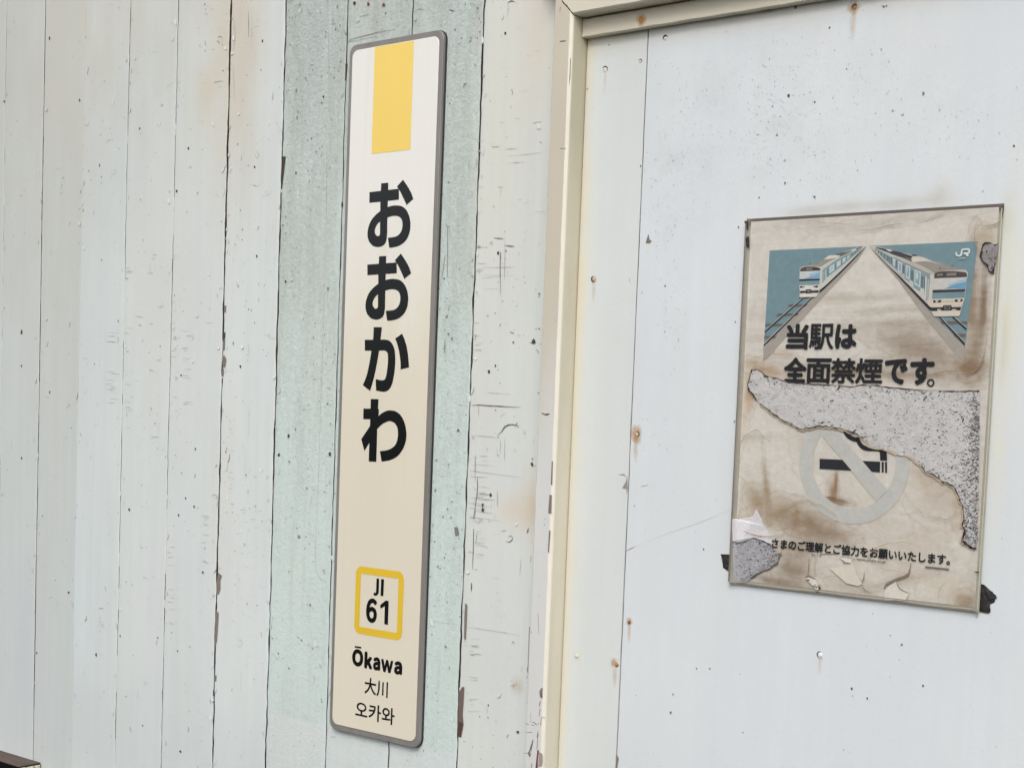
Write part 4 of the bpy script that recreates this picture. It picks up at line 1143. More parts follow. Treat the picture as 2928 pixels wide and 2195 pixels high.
# stains on the paper: zoom, x, y, radii (m), tilt, colour, strength
PST = [(PA, 1450, 980, .11, .020, 0, (160, 142, 122), .45), (PA, 1550, 1100, .10, .018, -8, (146, 126, 106), .55), (PA, 1650, 1190, .08, .012, -10, (140, 120, 100), .5), (PA, 1350, 1330, .14, .010, -3, (150, 124, 98), .6), (PA, 1500, 1270, .09, .02, -5, (150, 128, 106), .45),
       (PA, 1000, 760, .12, .006, 0, (176, 160, 140), .4), (PA, 1250, 850, .1, .006, 2, (172, 156, 136), .35), (PA, 1900, 700, .012, .09, 0, (150, 126, 98), .7), (PA, 1985, 800, .008, .09, 0, (132, 104, 78), .75), (PA, 1920, 1100, .014, .05, 0, (150, 128, 102), .6), (PA, 1880, 1280, .02, .018, 20, (140, 112, 84), .7), (PA, 2000, 330, .018, .02, 0, (190, 172, 145), .6),
       (PA, 2060, 230, .02, .01, 0, (205, 196, 178), .5), (PA, 700, 170, .09, .012, 4, (182, 174, 166), .45), (PA, 1250, 190, .1, .010, 6, (176, 168, 158), .45), (PA, 1700, 130, .08, .012, 6, (180, 172, 164), .4), (PA, 450, 300, .05, .012, 0, (196, 188, 180), .3), (PA, 500, 1180, .02, .01, 0, (172, 150, 124), .4), (PA, 330, 1280, .05, .012, -10, (176, 146, 110), .6), (PA, 240, 1480, .012, .03, 0, (190, 152, 112), .6), (PA, 700, 1330, .09, .012, 0, (172, 150, 124), .45), (PA, 1120, 130, .03, .006, 0, (160, 150, 138), .35),
       (PB, 600, 850, .06, .025, -12, (158, 134, 106), .75), (PB, 780, 940, .06, .02, -5, (150, 126, 100), .7), (PB, 450, 830, .03, .02, 10, (164, 140, 110), .6), (PB, 300, 760, .02, .03, 30, (170, 146, 116), .6), (PB, 360, 560, .005, .05, 8, (166, 146, 118), .65), (PB, 380, 680, .006, .03, 4, (166, 146, 118), .6), (PB, 560, 1240, .035, .05, 0, (152, 132, 110), .7), (PB, 450, 1330, .06, .012, -6, (140, 122, 102), .65), (PB, 640, 1150, .02, .05, 0, (160, 140, 116), .5), (PB, 830, 1000, .05, .015, -4, (160, 140, 118), .45),
       (PB, 860, 680, .010, .022, 0, (158, 128, 94), .75), (PB, 920, 735, .022, .006, -5, (142, 112, 84), .7), (PB, 885, 620, .004, .03, 0, (150, 118, 84), .7), (PB, 1640, 700, .05, .04, 0, (186, 170, 154), .45), (PB, 1800, 640, .012, .05, 0, (186, 158, 122), .5), (PB, 1560, 560, .03, .02, -30, (186, 160, 126), .4), (PB, 1850, 1480, .02, .02, 0, (158, 134, 104), .6), (PB, 1700, 1390, .04, .02, 0, (198, 184, 160), .4), (PB, 1180, 1180, .04, .03, 0, (206, 194, 178), .3), (PB, 1050, 1390, .05, .012, -8, (172, 160, 144), .5), (PB, 1350, 1330, .05, .008, 18, (160, 144, 124), .5), (PB, 180, 100, .012, .06, 0, (206, 188, 158), .5), (PB, 300, 260, .05, .006, 4, (184, 170, 152), .4), (PB, 1400, 1000, .08, .03, 0, (200, 188, 172), .3), (PB, 1250, 900, .04, .02, 0, (190, 176, 160), .3), (PB, 640, 300, .02, .05, 0, (196, 180, 160), .35)]


def paper_col(x, z):
    c = np.tile(np.array(lin((210, 206, 199))), (len(x), 1))
    h = (z - pz0) / (pz1 - pz0)
    n = fbm(x * 30, z * 30, 4, 5); n2 = fbm(x * 12, z * 60, 8, 5); n3 = fbm(x * 90, z * 90, 15, 4)
    k = sstep(.45, .75, n)[:, None] * .22
    c = c * (1 - k) + np.array(lin((194, 188, 177))) * k
    lower = sstep(.75, .2, h)[:, None] * sstep(.40, .68, fbm(x * 16, z * 16, 33, 5))[:, None] * .4
    c = c * (1 - lower) + np.array(lin((192, 183, 168))) * lower
    for zf, px, py, rx, rz, tl, cc, a in PST:
        q = zf(px, py, PY); an = math.radians(tl)
        u = (x - q[0]) * math.cos(an) + (z - q[1]) * math.sin(an); v = -(x - q[0]) * math.sin(an) + (z - q[1]) * math.cos(an)
        w_ = (n2 - .5) * 1.6 + (n3 - .5) * .6
        e_ = (u / rx) ** 2 + (v / rz) ** 2
        d = e_ + w_ * .8
        kk = (min(.95, a * (1.4 if a >= .6 else 1.1)) * np.clip(np.exp(-np.maximum(d, 0) * 1.4), 0, 1) * np.exp(-e_ * .5))[:, None]
        rim = (a * .55 * np.exp(-((d - 1.15) / .10) ** 2) * np.exp(-e_ * .25))[:, None]        # the tide line of a water stain
        gy = sum(cc) / 3; cc = tuple(v * .80 + gy * .20 for v in cc)
        c = c * (1 - kk) + np.array(lin(cc)) * kk
        c = c * (1 - rim) + np.array(lin((150, 126, 98))) * rim
    sh = fbm(x * 8, z * 130, 70, 3)                                     # smeared horizontal wiping
    s = (sstep(.5, .8, sh) * sstep(.45, .6, h) * sstep(.85, .7, h) * .25)[:, None]
    c = c * (1 - s) + np.array(lin((150, 132, 112))) * s
    return np.concatenate([np.clip(c / ILLUM, 0, .85) * (.97 + .06 * n3[:, None]), np.ones((len(x), 1))], 1)


paper = sheet('paper', ax0, ax1, az0, az1, PY - .0004, M_PAPER, poster, paper_col, 260, 360)
PRY = PY - .0007
pc = lambda c: alb(c)


def pmesh(name, items, zf, y, mat=M_PRINT, parent=paper, step=.000012):
    fl = Flat(y, step, lift)
    for it in items:
        if it[0] == 'p': fl.poly([zf(*q, PY) for q in it[1]], pc(it[2]))
        elif it[0] == 'c': fl.poly([zf(*q, PY) for q in curve(it[1])], pc(it[2]))
        elif it[0] == 'r': fl.ribbon([zf(*q, PY) for q in it[1]], it[3], pc(it[2]))
    return fl.make(name, mat, parent)


BLUE, BLUE2 = (116, 143, 152), (104, 138, 152)
PL = (164, 158, 150)
C_, D_ = zm(2180, 680, .1931), zm(2480, 680, .193)
# sky behind the left train and track, then the grey platform edge
pmesh('sky_print', [('p', [(110, 188), (1470, 128), (1545, 126), (30, 1600), (18, 1640), (40, 1380)], BLUE)], C_, PRY)
pmesh('platform_edge_print', [('p', [(1545, 126), (1420, 330), (880, 900), (330, 1500), (190, 1658), (185, 1690), (15, 1830), (18, 1640), (250, 1390), (560, 1060), (860, 790), (1100, 560), (1500, 130)], PL)], C_, PRY - .00008)
pmesh('track_print', [('p', [(405, 985), (625, 985), (585, 1020), (380, 1024)], (104, 100, 96)), ('p', [(630, 985), (680, 985), (640, 1020), (600, 1020)], (104, 100, 96)), ('p', [(240, 1120), (480, 1120), (440, 1158), (200, 1162)], (104, 100, 96)), ('p', [(500, 1120), (550, 1118), (520, 1155), (470, 1158)], (104, 100, 96)), ('p', [(50, 1272), (330, 1272), (290, 1310), (42, 1312)], (104, 100, 96)), ('p', [(35, 1450), (220, 1450), (185, 1492), (28, 1492)], (112, 106, 100)), ('p', [(550, 888), (790, 884), (780, 896), (540, 902)], (60, 58, 62)),
                       ('p', [(600, 890), (630, 890), (38, 1412), (38, 1372)], (48, 46, 52)), ('p', [(595, 888), (607, 888), (40, 1380), (40, 1368)], (178, 178, 172)), ('p', [(722, 888), (752, 888), (25, 1612), (25, 1570)], (48, 46, 52)), ('p', [(716, 886), (728, 886), (27, 1578), (27, 1562)], (178, 178, 172))], C_, PRY - .00024)
pmesh('train_print', [('p', [(560, 450), (600, 425), (740, 400), (920, 320), (1100, 258), (1190, 215), (1320, 178), (1480, 130), (1535, 128), (1400, 270), (1180, 490), (940, 715), (860, 790), (800, 882), (560, 880)], (196, 196, 190)),
                      ('c', [(590, 428, 1), (740, 395), (920, 322), (1100, 268), (1190, 222, 1), (1200, 255, 1), (1000, 352), (880, 425), (850, 430, 1), (720, 420)], (150, 146, 138)), ('p', [(915, 320), (990, 262), (1100, 255), (1160, 262), (1110, 300), (1000, 312)], (214, 208, 198)), ('p', [(1075, 240), (1150, 230), (1240, 205), (1200, 245), (1120, 262)], (92, 88, 88)), ('p', [(1200, 225), (1330, 182), (1390, 170), (1300, 215), (1180, 275), (1130, 285)], (110, 106, 104)), ('p', [(1300, 190), (1390, 165), (1370, 182), (1330, 192)], (206, 200, 192)), ('p', [(1390, 165), (1470, 132), (1500, 130), (1440, 160), (1390, 180)], (72, 70, 74)),
                      ('p', [(895, 480), (1130, 310), (1330, 215), (1480, 145), (1450, 190), (1180, 420), (960, 590), (890, 680)], (126, 152, 158)), ('p', [(890, 455), (1140, 300), (1330, 205), (1330, 213), (1140, 312), (890, 470)], (178, 180, 174)),
                      ('p', [(895, 510), (925, 490), (925, 630), (895, 660)], (150, 166, 168)), ('p', [(940, 480), (955, 470), (955, 610), (940, 620)], (196, 198, 192)), ('p', [(1000, 430), (1075, 385), (1070, 480), (998, 530)], (200, 206, 206)), ('p', [(1012, 440), (1062, 410), (1060, 470), (1010, 505)], (168, 188, 200)), ('p', [(960, 470), (985, 455), (985, 560), (960, 580)], (112, 134, 140)), ('p', [(1110, 360), (1170, 325), (1165, 400), (1108, 440)], (194, 202, 204)), ('p', [(1080, 385), (1098, 372), (1095, 455), (1078, 470)], (108, 130, 136)), ('p', [(1195, 310), (1240, 285), (1235, 345), (1192, 375)], (188, 198, 202)), ('p', [(1175, 325), (1188, 316), (1186, 385), (1172, 395)], (104, 124, 132)), ('p', [(1265, 270), (1300, 250), (1295, 300), (1262, 322)], (180, 190, 194)), ('p', [(1330, 232), (1350, 222), (1345, 262), (1328, 275)], (100, 116, 124)), ('p', [(1375, 205), (1390, 197), (1386, 230), (1372, 240)], (92, 106, 114)), ('p', [(1410, 183), (1424, 176), (1420, 200), (1408, 210)], (84, 96, 104)),
                      ('p', [(860, 772), (960, 690), (1190, 470), (1420, 240), (1535, 130), (1420, 262), (1190, 500), (960, 720), (870, 802), (840, 815)], (44, 40, 50)),
                      ('c', [(568, 470, 1), (585, 448), (640, 432), (720, 428), (800, 434), (855, 450), (868, 475, 1), (864, 486, 1), (566, 498, 1)], (70, 62, 62)), ('p', [(658, 448), (750, 445), (750, 475), (655, 478)], (128, 120, 116)), ('p', [(585, 458), (638, 455), (638, 472), (582, 474)], (104, 96, 92)),
                      ('p', [(560, 500), (862, 486), (858, 606), (556, 612)], (198, 202, 200)), ('p', [(700, 545), (862, 490), (860, 540), (720, 590)], (160, 186, 206)), ('p', [(720, 575), (860, 520), (858, 604), (620, 610)], (124, 166, 200)), ('p', [(556, 614), (858, 606), (856, 632), (554, 642)], (52, 48, 56)), ('p', [(554, 644), (856, 634), (852, 694), (556, 702)], (120, 150, 156)), ('p', [(556, 704), (852, 696), (850, 770), (558, 785)], (214, 212, 206)), ('p', [(562, 718), (606, 714), (606, 742), (564, 744)], (40, 38, 44)), ('p', [(600, 716), (634, 712), (634, 740), (602, 743)], (150, 146, 140)), ('p', [(758, 712), (795, 710), (792, 736), (756, 738)], (150, 146, 140)), ('p', [(790, 710), (836, 708), (832, 736), (788, 738)], (40, 38, 44)),
                      ('p', [(566, 792), (650, 788), (660, 765), (725, 762), (742, 785), (850, 780), (830, 815), (740, 812), (730, 822), (655, 825), (648, 812), (568, 822)], (48, 44, 48)), ('p', [(672, 778), (720, 776), (722, 806), (670, 808)], (112, 110, 106)), ('p', [(562, 830), (838, 822), (800, 872), (560, 880)], (218, 214, 206)), ('p', [(706, 370), (722, 372), (720, 392), (704, 392)], (96, 96, 96)), ('p', [(820, 366), (828, 366), (832, 384), (816, 386)], (96, 96, 96))], C_, PRY - .00050)
# right half of the picture
pmesh('sky_print', [('p', [(40, 122), (1640, 52), (1600, 400), (1560, 760), (1500, 1200), (1470, 1480), (1440, 1640), (1440, 1600), (900, 1070), (200, 330)], BLUE)], D_, PRY - .00001)
pmesh('platform_edge_print', [('p', [(40, 125), (240, 330), (560, 650), (850, 985), (985, 1160), (1200, 1380), (1440, 1600), (1440, 1800), (1400, 1800), (1240, 1640), (860, 1180), (480, 660), (180, 300)], PL)], D_, PRY - .00010)
pmesh('track_print', [('p', [(1085, 1235), (1485, 1235), (1480, 1280), (1120, 1285)], (104, 100, 98)), ('p', [(1270, 1420), (1462, 1420), (1455, 1470), (1300, 1470)], (104, 100, 96)), ('p', [(1060, 1175), (1100, 1175), (1450, 1548), (1445, 1600)], (48, 46, 52)), ('p', [(1090, 1175), (1106, 1175), (1452, 1540), (1450, 1555)], (176, 174, 168)), ('p', [(1250, 1172), (1295, 1172), (1478, 1335), (1470, 1375)], (48, 46, 52)), ('p', [(1288, 1172), (1304, 1172), (1480, 1328), (1478, 1340)], (176, 174, 168))], D_, PRY - .00028)
win = []
for x0_, x1_, t0, t1, b0_, b1_ in ((705, 800, 470, 505, 690, 740), (575, 645, 402, 428, 590, 625), (460, 525, 345, 372, 500, 540), (385, 425, 300, 320, 400, 430)):
    win += [('p', [(x0_, t0), (x1_, t1), (x1_ - 12, b1_), (x0_ + 2, b0_)], (196, 200, 198)), ('p', [(x0_ + 14, t0 + 28), (x1_ - 16, t1 + 16), (x1_ - 26, b1_ - 32), (x0_ + 14, b0_ - 22)], (126, 158, 176)), ('p', [(x0_ + 22, t0 + 40), (x1_ - 36, t1 + 22), (x1_ - 42, b1_ - 110), (x0_ + 22, b0_ - 90)], (190, 196, 194))]
doors = []
for x0_, x1_, t_, b_ in ((805, 835, 560, 740), (845, 865, 570, 745), (655, 690, 480, 625), (530, 560, 400, 520), (430, 452, 330, 440), (330, 345, 285, 360), (355, 378, 290, 380), (300, 325, 262, 330), (255, 275, 235, 290), (205, 225, 205, 260), (165, 182, 180, 225), (128, 142, 155, 190)):
    doors.append(('p', [(x0_, t_), (x1_, t_ + 12), (x1_ - 3, b_ + 14), (x0_, b_)], (102, 112, 118)))
pmesh('train_print', [('p', [(40, 124), (140, 128), (300, 165), (480, 215), (660, 250), (960, 345), (1260, 430), (1460, 470), (1500, 520), (1480, 640), (1450, 900), (1400, 1060), (1390, 1110), (1370, 1160), (1000, 1165), (940, 1080), (900, 1050), (560, 660), (240, 330)], (190, 190, 184)),
                      ('p', [(140, 140), (270, 165), (480, 212), (650, 265), (740, 345), (680, 360), (540, 300), (400, 255), (250, 195), (130, 150)], (58, 54, 60)), ('p', [(280, 175), (340, 172), (385, 202), (330, 205)], (204, 200, 190)), ('p', [(300, 205), (385, 200), (560, 250), (640, 300), (640, 340), (440, 255)], (74, 70, 76)), ('p', [(640, 255), (720, 250), (760, 268), (690, 275)], (60, 56, 60)), ('c', [(640, 318, 1), (690, 285), (760, 275), (860, 300), (960, 345, 1), (840, 350), (730, 362), (680, 358, 1)], (208, 202, 192)), ('p', [(560, 285), (650, 300), (670, 335), (600, 310)], (110, 106, 106)),
                      ('c', [(690, 362, 1), (860, 350), (1060, 380), (1260, 425), (1470, 475, 1), (1300, 478), (1120, 495), (1010, 525, 1), (860, 440)], (150, 144, 136)), ('p', [(690, 362), (1010, 525), (980, 545), (410, 265), (420, 258)], (182, 178, 170)), ('p', [(400, 285), (980, 552), (970, 570), (400, 300)], (150, 148, 142)),
                      ('p', [(130, 160), (400, 300), (975, 572), (950, 700), (940, 860), (880, 930), (700, 740), (440, 480), (240, 300)], (128, 152, 160))] + win + doors + [
                      ('p', [(700, 740), (790, 800), (800, 740), (850, 760), (870, 930), (900, 960), (890, 1000), (790, 880), (690, 780)], (196, 194, 186)), ('p', [(560, 600), (630, 660), (640, 620), (690, 660), (690, 750), (640, 710)], (190, 190, 184)), ('p', [(450, 490), (520, 555), (525, 520), (560, 550), (562, 620), (480, 545)], (182, 182, 178)), ('p', [(868, 570), (888, 580), (880, 920), (862, 900)], (206, 204, 198)), ('p', [(905, 610), (918, 615), (910, 900), (898, 890)], (196, 196, 190)),
                      ('p', [(940, 545), (990, 540), (975, 800), (960, 960), (960, 1030), (905, 1010), (920, 860)], (200, 196, 188)), ('p', [(60, 150), (180, 280), (440, 520), (700, 780), (945, 1030), (1045, 1032), (1045, 1082), (960, 1085), (920, 1060), (640, 760), (380, 480), (140, 230)], (44, 40, 48)),
                      ('c', [(1003, 590, 1), (1005, 540), (1040, 512), (1140, 498), (1280, 496), (1400, 505), (1465, 515), (1483, 545), (1480, 580, 1), (1240, 590), (1003, 602, 1)], (78, 70, 70)), ('p', [(1045, 538), (1125, 532), (1125, 558), (1043, 564)], (136, 128, 122)), ('p', [(1185, 522), (1330, 518), (1328, 562), (1182, 566)], (132, 124, 120)), ('p', [(990, 604), (1480, 585), (1462, 760), (978, 772)], (198, 198, 192)), ('p', [(1200, 690), (1480, 600), (1474, 680), (1240, 745)], (160, 184, 198)), ('p', [(1150, 755), (1300, 690), (1474, 650), (1462, 758)], (112, 156, 186)), ('p', [(978, 775), (1460, 762), (1452, 796), (976, 814)], (60, 56, 60)), ('p', [(976, 816), (1452, 800), (1450, 888), (970, 905)], (116, 144, 152)), ('p', [(968, 908), (1450, 890), (1410, 1025), (955, 1032)], (206, 198, 184)), ('p', [(985, 928), (1105, 920), (1100, 958), (985, 964)], (46, 42, 44)), ('p', [(1020, 932), (1060, 930), (1058, 950), (1020, 954)], (208, 204, 196)), ('p', [(1305, 916), (1425, 908), (1415, 946), (1302, 952)], (46, 42, 44)), ('p', [(1348, 920), (1392, 916), (1385, 938), (1350, 942)], (224, 222, 216)), ('p', [(1105, 940), (1300, 932), (1300, 948), (1105, 956)], (186, 174, 156)),
                      ('p', [(950, 1036), (1120, 1030), (1140, 1000), (1250, 996), (1262, 1028), (1400, 1025), (1380, 1078), (1330, 1076), (1325, 1050), (1270, 1050), (1255, 1076), (1110, 1078), (1090, 1050), (1045, 1050), (1040, 1082), (952, 1085)], (48, 44, 46)), ('p', [(1148, 1012), (1240, 1008), (1242, 1062), (1150, 1066)], (104, 108, 104)), ('p', [(1165, 1022), (1225, 1018), (1226, 1052), (1166, 1056)], (72, 74, 72)), ('p', [(955, 1088), (1395, 1076), (1372, 1160), (1000, 1166)], (208, 200, 186)), ('p', [(1070, 452), (1098, 446), (1100, 458), (1078, 466)], (80, 76, 76)), ('p', [(1255, 408), (1280, 406), (1278, 418), (1262, 422)], (72, 70, 70))], D_, PRY - .00056)
pmesh('logo', [('r', curve([(1325, 215, 1), (1328, 250), (1350, 268), (1385, 266), (1402, 245), (1408, 200), (1414, 175, 1), (1500, 170), (1520, 182), (1518, 212), (1500, 228), (1435, 234, 1)], False, 4), (216, 222, 222), .0022), ('r', [(1462, 232), (1508, 272)], (216, 222, 222), .0024), ('r', [(1350, 308), (1480, 300)], (176, 192, 196), .0007), ('r', [(1360, 316), (1470, 308)], (160, 180, 186), .0005)], D_, PRY - .0012)
INKC = pc((32, 32, 36))
E_ = zm(2220, 900, .217)


def ptext(name, body, zf, L, Rt, T, B, bold, col=INKC):
    r = (zf(*L, PY)[0], zf(*B, PY)[1], zf(*Rt, PY)[0], zf(*T, PY)[1])
    text_fit(name, body, r, PRY - .0013, M_PRINT, paper, bold, col, lift)


ptext('headline', '\u5f53', E_, (137, 300), (430, 300), (300, 118), (370, 458), 0.043)
ptext('headline', '\u99c5', E_, (440, 300), (765, 300), (600, 118), (600, 457), .022)
ptext('headline', '\u306f', E_, (782, 300), (1070, 300), (930, 122), (900, 447), 0.052)
ptext('headline', '\u5168', E_, (105, 720), (410, 720), (270, 560), (270, 895), 0.043)
ptext('headline', '\u9762', E_, (400, 720), (735, 720), (580, 572), (560, 905), .032)
ptext('headline', '\u7981', E_, (727, 740), (1055, 740), (900, 570), (880, 905), .026)
ptext('headline', '\u7159', E_, (1050, 740), (1408, 740), (1250, 572), (1250, 910), .026)
ptext('headline', '\u3067', E_, (1432, 740), (1738, 740), (1600, 578), (1570, 915), 0.049)
ptext('headline', '\u3059', E_, (1768, 740), (2090, 740), (1930, 568), (1890, 925), 0.049)
ptext('headline', '\u3002', E_, (1992, 890), (2092, 890), (2040, 842), (2040, 946), 0.017)
G_, H_ = zm(2050, 1450, .1808), zm(2450, 1500, .19)
r0, r1 = G_(880, 560, PY), H_(1412, 560, PY)
zt, zbm = H_(1300, 446, PY)[1], H_(1390, 605, PY)[1]
zt2 = G_(940, 500, PY)[1]
text_fit('notice_line', '\u3055\u307e\u306e\u3054\u7406\u89e3\u3068\u3054\u5354\u529b\u3092\u304a\u9858\u3044\u3044\u305f\u3057\u307e\u3059\u3002', (r0[0], zbm, r1[0], (zt + zt2) / 2 + .001), PRY - .0013, M_PRINT, paper, .030, INKC, lift)
ptext('small_print', '\u8a73\u3057\u304f\u306f', G_, (1505, 750), (1665, 760), (1580, 734), (1580, 772), .006, pc((90, 84, 80)))
ptext('small_print', '\u3054\u89a7\u304f\u3060\u3055\u3044\u3002', G_, (1950, 795), (2195, 810), (2070, 780), (2070, 826), .006, pc((96, 90, 86)))
ptext('small_print', 'www.jreast.co.jp', H_, (5, 525), (442, 555), (200, 510), (200, 558), .010, pc((84, 78, 76)))
pmesh('rule_line', [('r', [(1040, 630), (1395, 665)], (118, 108, 100), .0022)], H_, PRY - .0013)
pmesh('rule_line', [('r', [(1640, 738), (1910, 728)], (112, 100, 88), .0010)], G_, PRY - .0013)
# prohibition ring with its bar, cigarette and smoke
F_ = zm(2250, 1200, .193)
cc = [F_(185, 640, PY), F_(1830, 640, PY)]
rc_x = (cc[0][0] + cc[1][0]) / 2; rc_r = (cc[1][0] - cc[0][0]) / 2 - .0105
rc_z = F_(1020, 1435, PY)[1] + rc_r
RINGC = pc((190, 190, 186))
fl = Flat(PRY - .0002, .00001, lift)
fl.ribbon([(rc_x + rc_r * math.cos(a), rc_z + rc_r * math.sin(a)) for a in np.linspace(0, 2 * math.pi, 72, endpoint=False)], .0205, RINGC, closed=True)
fl.make('prohibition_ring', M_PRINT, paper)
pmesh('prohibition_bar', [('p', [(560, 150), (760, 195), (1500, 1040), (1330, 1210), (500, 195)], (189, 189, 185))], F_, PRY - .0005)
pmesh('cigarette_print', [('p', [(492, 575), (828, 590), (965, 750), (490, 725)], (40, 42, 48)), ('p', [(1125, 606), (1388, 620), (1384, 776), (1262, 768)], (40, 42, 48)), ('p', [(1410, 622), (1443, 624), (1440, 778), (1412, 776)], (40, 42, 48)), ('p', [(1460, 624), (1490, 626), (1490, 782), (1462, 780)], (40, 42, 48)),
                          ('r', curve([(855, 130, 1), (880, 190), (930, 250), (1000, 285), (1055, 290, 1), (1085, 350), (1130, 400), (1200, 425), (1320, 428), (1390, 440), (1412, 480), (1420, 600, 1)], False, 5), (34, 34, 38), .0060), ('r', [(1462, 440), (1476, 600)], (34, 34, 38), .0040)], F_, PRY - .0006)

# torn, mouldy areas: grey pulp grown through the sheet
b_off = 1535.3
main_top = [(270, 1293, 1), (300, 1290), (335, 1305), (360, 1335), (410, 1352), (470, 1360), (520, 1385), (580, 1392), (660, 1398), (760, 1402), (880, 1408), (1000, 1417), (1100, 1408), (1200, 1412), (1300, 1424), (1420, 1438), (1560, 1446), (1700, 1450), (1850, 1453), (1962, 1450, 1)]
main_right = [(1958, 1700), (1955, 1900), (1950, 2200), (1945, 2420), (1940, 2630)]
main_low = [(1920, 1085), (1860, 1055), (1830, 1028), (1838, 985), (1852, 950), (1836, 900), (1848, 850), (1838, 790), (1825, 740), (1800, 680), (1770, 630), (1735, 605), (1690, 590), (1640, 552), (1560, 512), (1505, 455), (1450, 402), (1360, 376), (1280, 352), (1160, 332), (1100, 272), (1050, 238), (960, 202), (900, 196), (850, 180), (770, 178), (690, 186), (640, 200), (560, 160), (500, 132), (430, 92), (380, 45), (330, 12)]
main_left = [(300, 1512), (275, 1470), (243, 1440), (240, 1400), (255, 1340)]


def jag(pts, amp, sub=3, seed=0):
    out = []
    N = len(pts)
    for i in range(N - 1):
        a, b = np.array(pts[i][:2], float), np.array(pts[i + 1][:2], float)
        for k in range(sub):
            q = a + (b - a) * k / sub
            out.append((q[0] + random.uniform(-amp, amp), q[1] + random.uniform(-amp, amp)))
    out.append(tuple(pts[-1][:2]))
    return out


low_a = [(x, y + b_off) for x, y in main_low]
top_j = jag(main_top, 3); low_j = jag(low_a, 7); left_j = jag(main_left + [main_top[0]], 3)
outline = top_j + main_right + low_j + left_j[:-1]
MY = PRY - .0017
mould_n = 0


def in_poly(x, z, P):
    c = False; j = len(P) - 1
    for i in range(len(P)):
        if (P[i][1] > z) != (P[j][1] > z) and x < (P[j][0] - P[i][0]) * (z - P[i][1]) / (P[j][1] - P[i][1] + 1e-15) + P[i][0]: c = not c
        j = i
    return c


def mould_patch(pts, zf, colr, nspeck, edge_dark=None, edge_burn=None, fibre=False, label=None, dens_edge=1.0, speck_r=.00066):
    P = [zf(*q, PY) for q in pts]
    fl = Flat(MY, .0000005, lift)
    xs = [q[0] for q in P]; zs = [q[1] for q in P]
    if edge_burn:
        for seg, c, wd in edge_burn: fl.ribbon([zf(*q, PY) for q in seg], wd, pc(c), jit=.35)
    fl.poly(P, pc(colr), MY - .0001)
    y = MY - .00022
    fl.Y = y; fl.n = 0
    for _ in range(int(nspeck * .5)):                        # paler and greyer clumps of pulp
        for tr in range(20):
            x, z = random.uniform(min(xs), max(xs)), random.uniform(min(zs), max(zs))
            if in_poly(x, z, P) and in_poly(x + .004, z, P) and in_poly(x - .004, z, P): break
        else: continue
        g = random.uniform(-14, 8); r = random.uniform(.001, .005)
        blob(fl, x, z, r, r * random.uniform(.4, .9), pc(tuple(max(0, min(255, v + g)) for v in colr)), random.uniform(-.5, .5))
    for _ in range(nspeck):
        for tr in range(60):
            x, z = random.uniform(min(xs), max(xs)), random.uniform(min(zs), max(zs))
            if in_poly(x, z, P):
                d = min((x - a) ** 2 + (z - b) ** 2 for a, b in P) ** .5
                cl = float(vnoise(x * 70, z * 90, 41)); rt = (x - min(xs)) / (max(xs) - min(xs))
                if random.random() < (.025 + .35 * max(0, cl - .5) + .45 * rt ** 3) * .8 + dens_edge * .5 * math.exp(-d / .005): break
        else: continue
        r = speck_r * math.exp(random.gauss(0, .4)); an = random.gauss(.35, .5)
        if fibre: an += 1.0
        blob(fl, x, z, r * random.uniform(.8, 2.0), r * .5, random.choice([lin((84, 79, 81)), lin((112, 108, 109)), lin((140, 137, 138)), lin((62, 58, 59)), lin((150, 147, 147))]), an, 6)
    if edge_dark:
        for seg, c, wd in edge_dark: fl.ribbon([zf(*q, PY) for q in seg], wd, lin(c), jit=.7)
    o = fl.make('mould_patch', M_MOULD, paper)
    if label: o['label'] = label
    return o


mould_patch(outline, PA, (200, 199, 199), 1100, edge_dark=[(top_j[12:], (92, 74, 66), .0011), (left_j, (66, 58, 54), .0014), (low_j[60:], (70, 58, 50), .0010), (low_j[:45], (72, 60, 54), .0012), (top_j[:12], (72, 62, 58), .0013)],
            edge_burn=[(low_j, (194, 178, 156), .0056), (left_j, (188, 164, 134), .0046), (top_j[:14], (180, 160, 134), .0042)], label='large torn strip of grey speckled mould across the poster')
bl = [(130, 1035), (170, 1045), (220, 1030), (285, 1010), (330, 1025), (400, 1055), (432, 1100), (482, 1130), (460, 1190), (400, 1235), (330, 1260), (270, 1300), (230, 1330), (132, 1332)]
white = [(127, 865), (180, 868), (200, 850), (235, 848), (270, 846), (285, 815), (302, 793), (330, 850), (365, 920), (400, 985), (412, 1020), (420, 1055), (380, 1042), (330, 1022), (285, 1008), (220, 1028), (170, 1043), (128, 1030)]
fl = Flat(MY, .00001, lift); fl.poly([PB(*q, PY) for q in white], pc((214, 212, 216))); fl.ribbon([PB(*q, PY) for q in white[:6]], .0008, pc((176, 150, 118)), jit=.5)
fl.make('torn_flap', M_MOULD, paper)
mould_patch(jag(bl, 3), PB, (172, 172, 178), 420, edge_dark=[(jag(bl[:7], 3), (84, 82, 88), .0014), (jag(bl[7:12], 4), (110, 104, 100), .0012)], dens_edge=.6)
rp = [(1990, 365), (2010, 350), (2050, 355), (2080, 362), (2096, 350), (2095, 400), (2088, 450), (2075, 500), (2060, 575), (2030, 562), (2020, 520), (1985, 490), (1968, 450), (1980, 400)]
mould_patch(jag(rp, 2), PA, (156, 152, 154), 130, edge_dark=[(jag(rp[7:] + rp[:3], 3), (66, 58, 60), .0020)], fibre=True)
lowr = [(1852, 880), (1935, 900), (1940, 1090), (1900, 1075), (1855, 1050), (1834, 1020), (1848, 960)]
mould_patch(jag(lowr, 3), PB, (158, 156, 160), 70, edge_dark=[(jag(lowr[2:], 3), (58, 52, 54), .0026)], fibre=True)
sp4 = [(665, 1307), (690, 1297), (740, 1320), (763, 1362), (768, 1390), (745, 1400), (730, 1370), (690, 1335)]
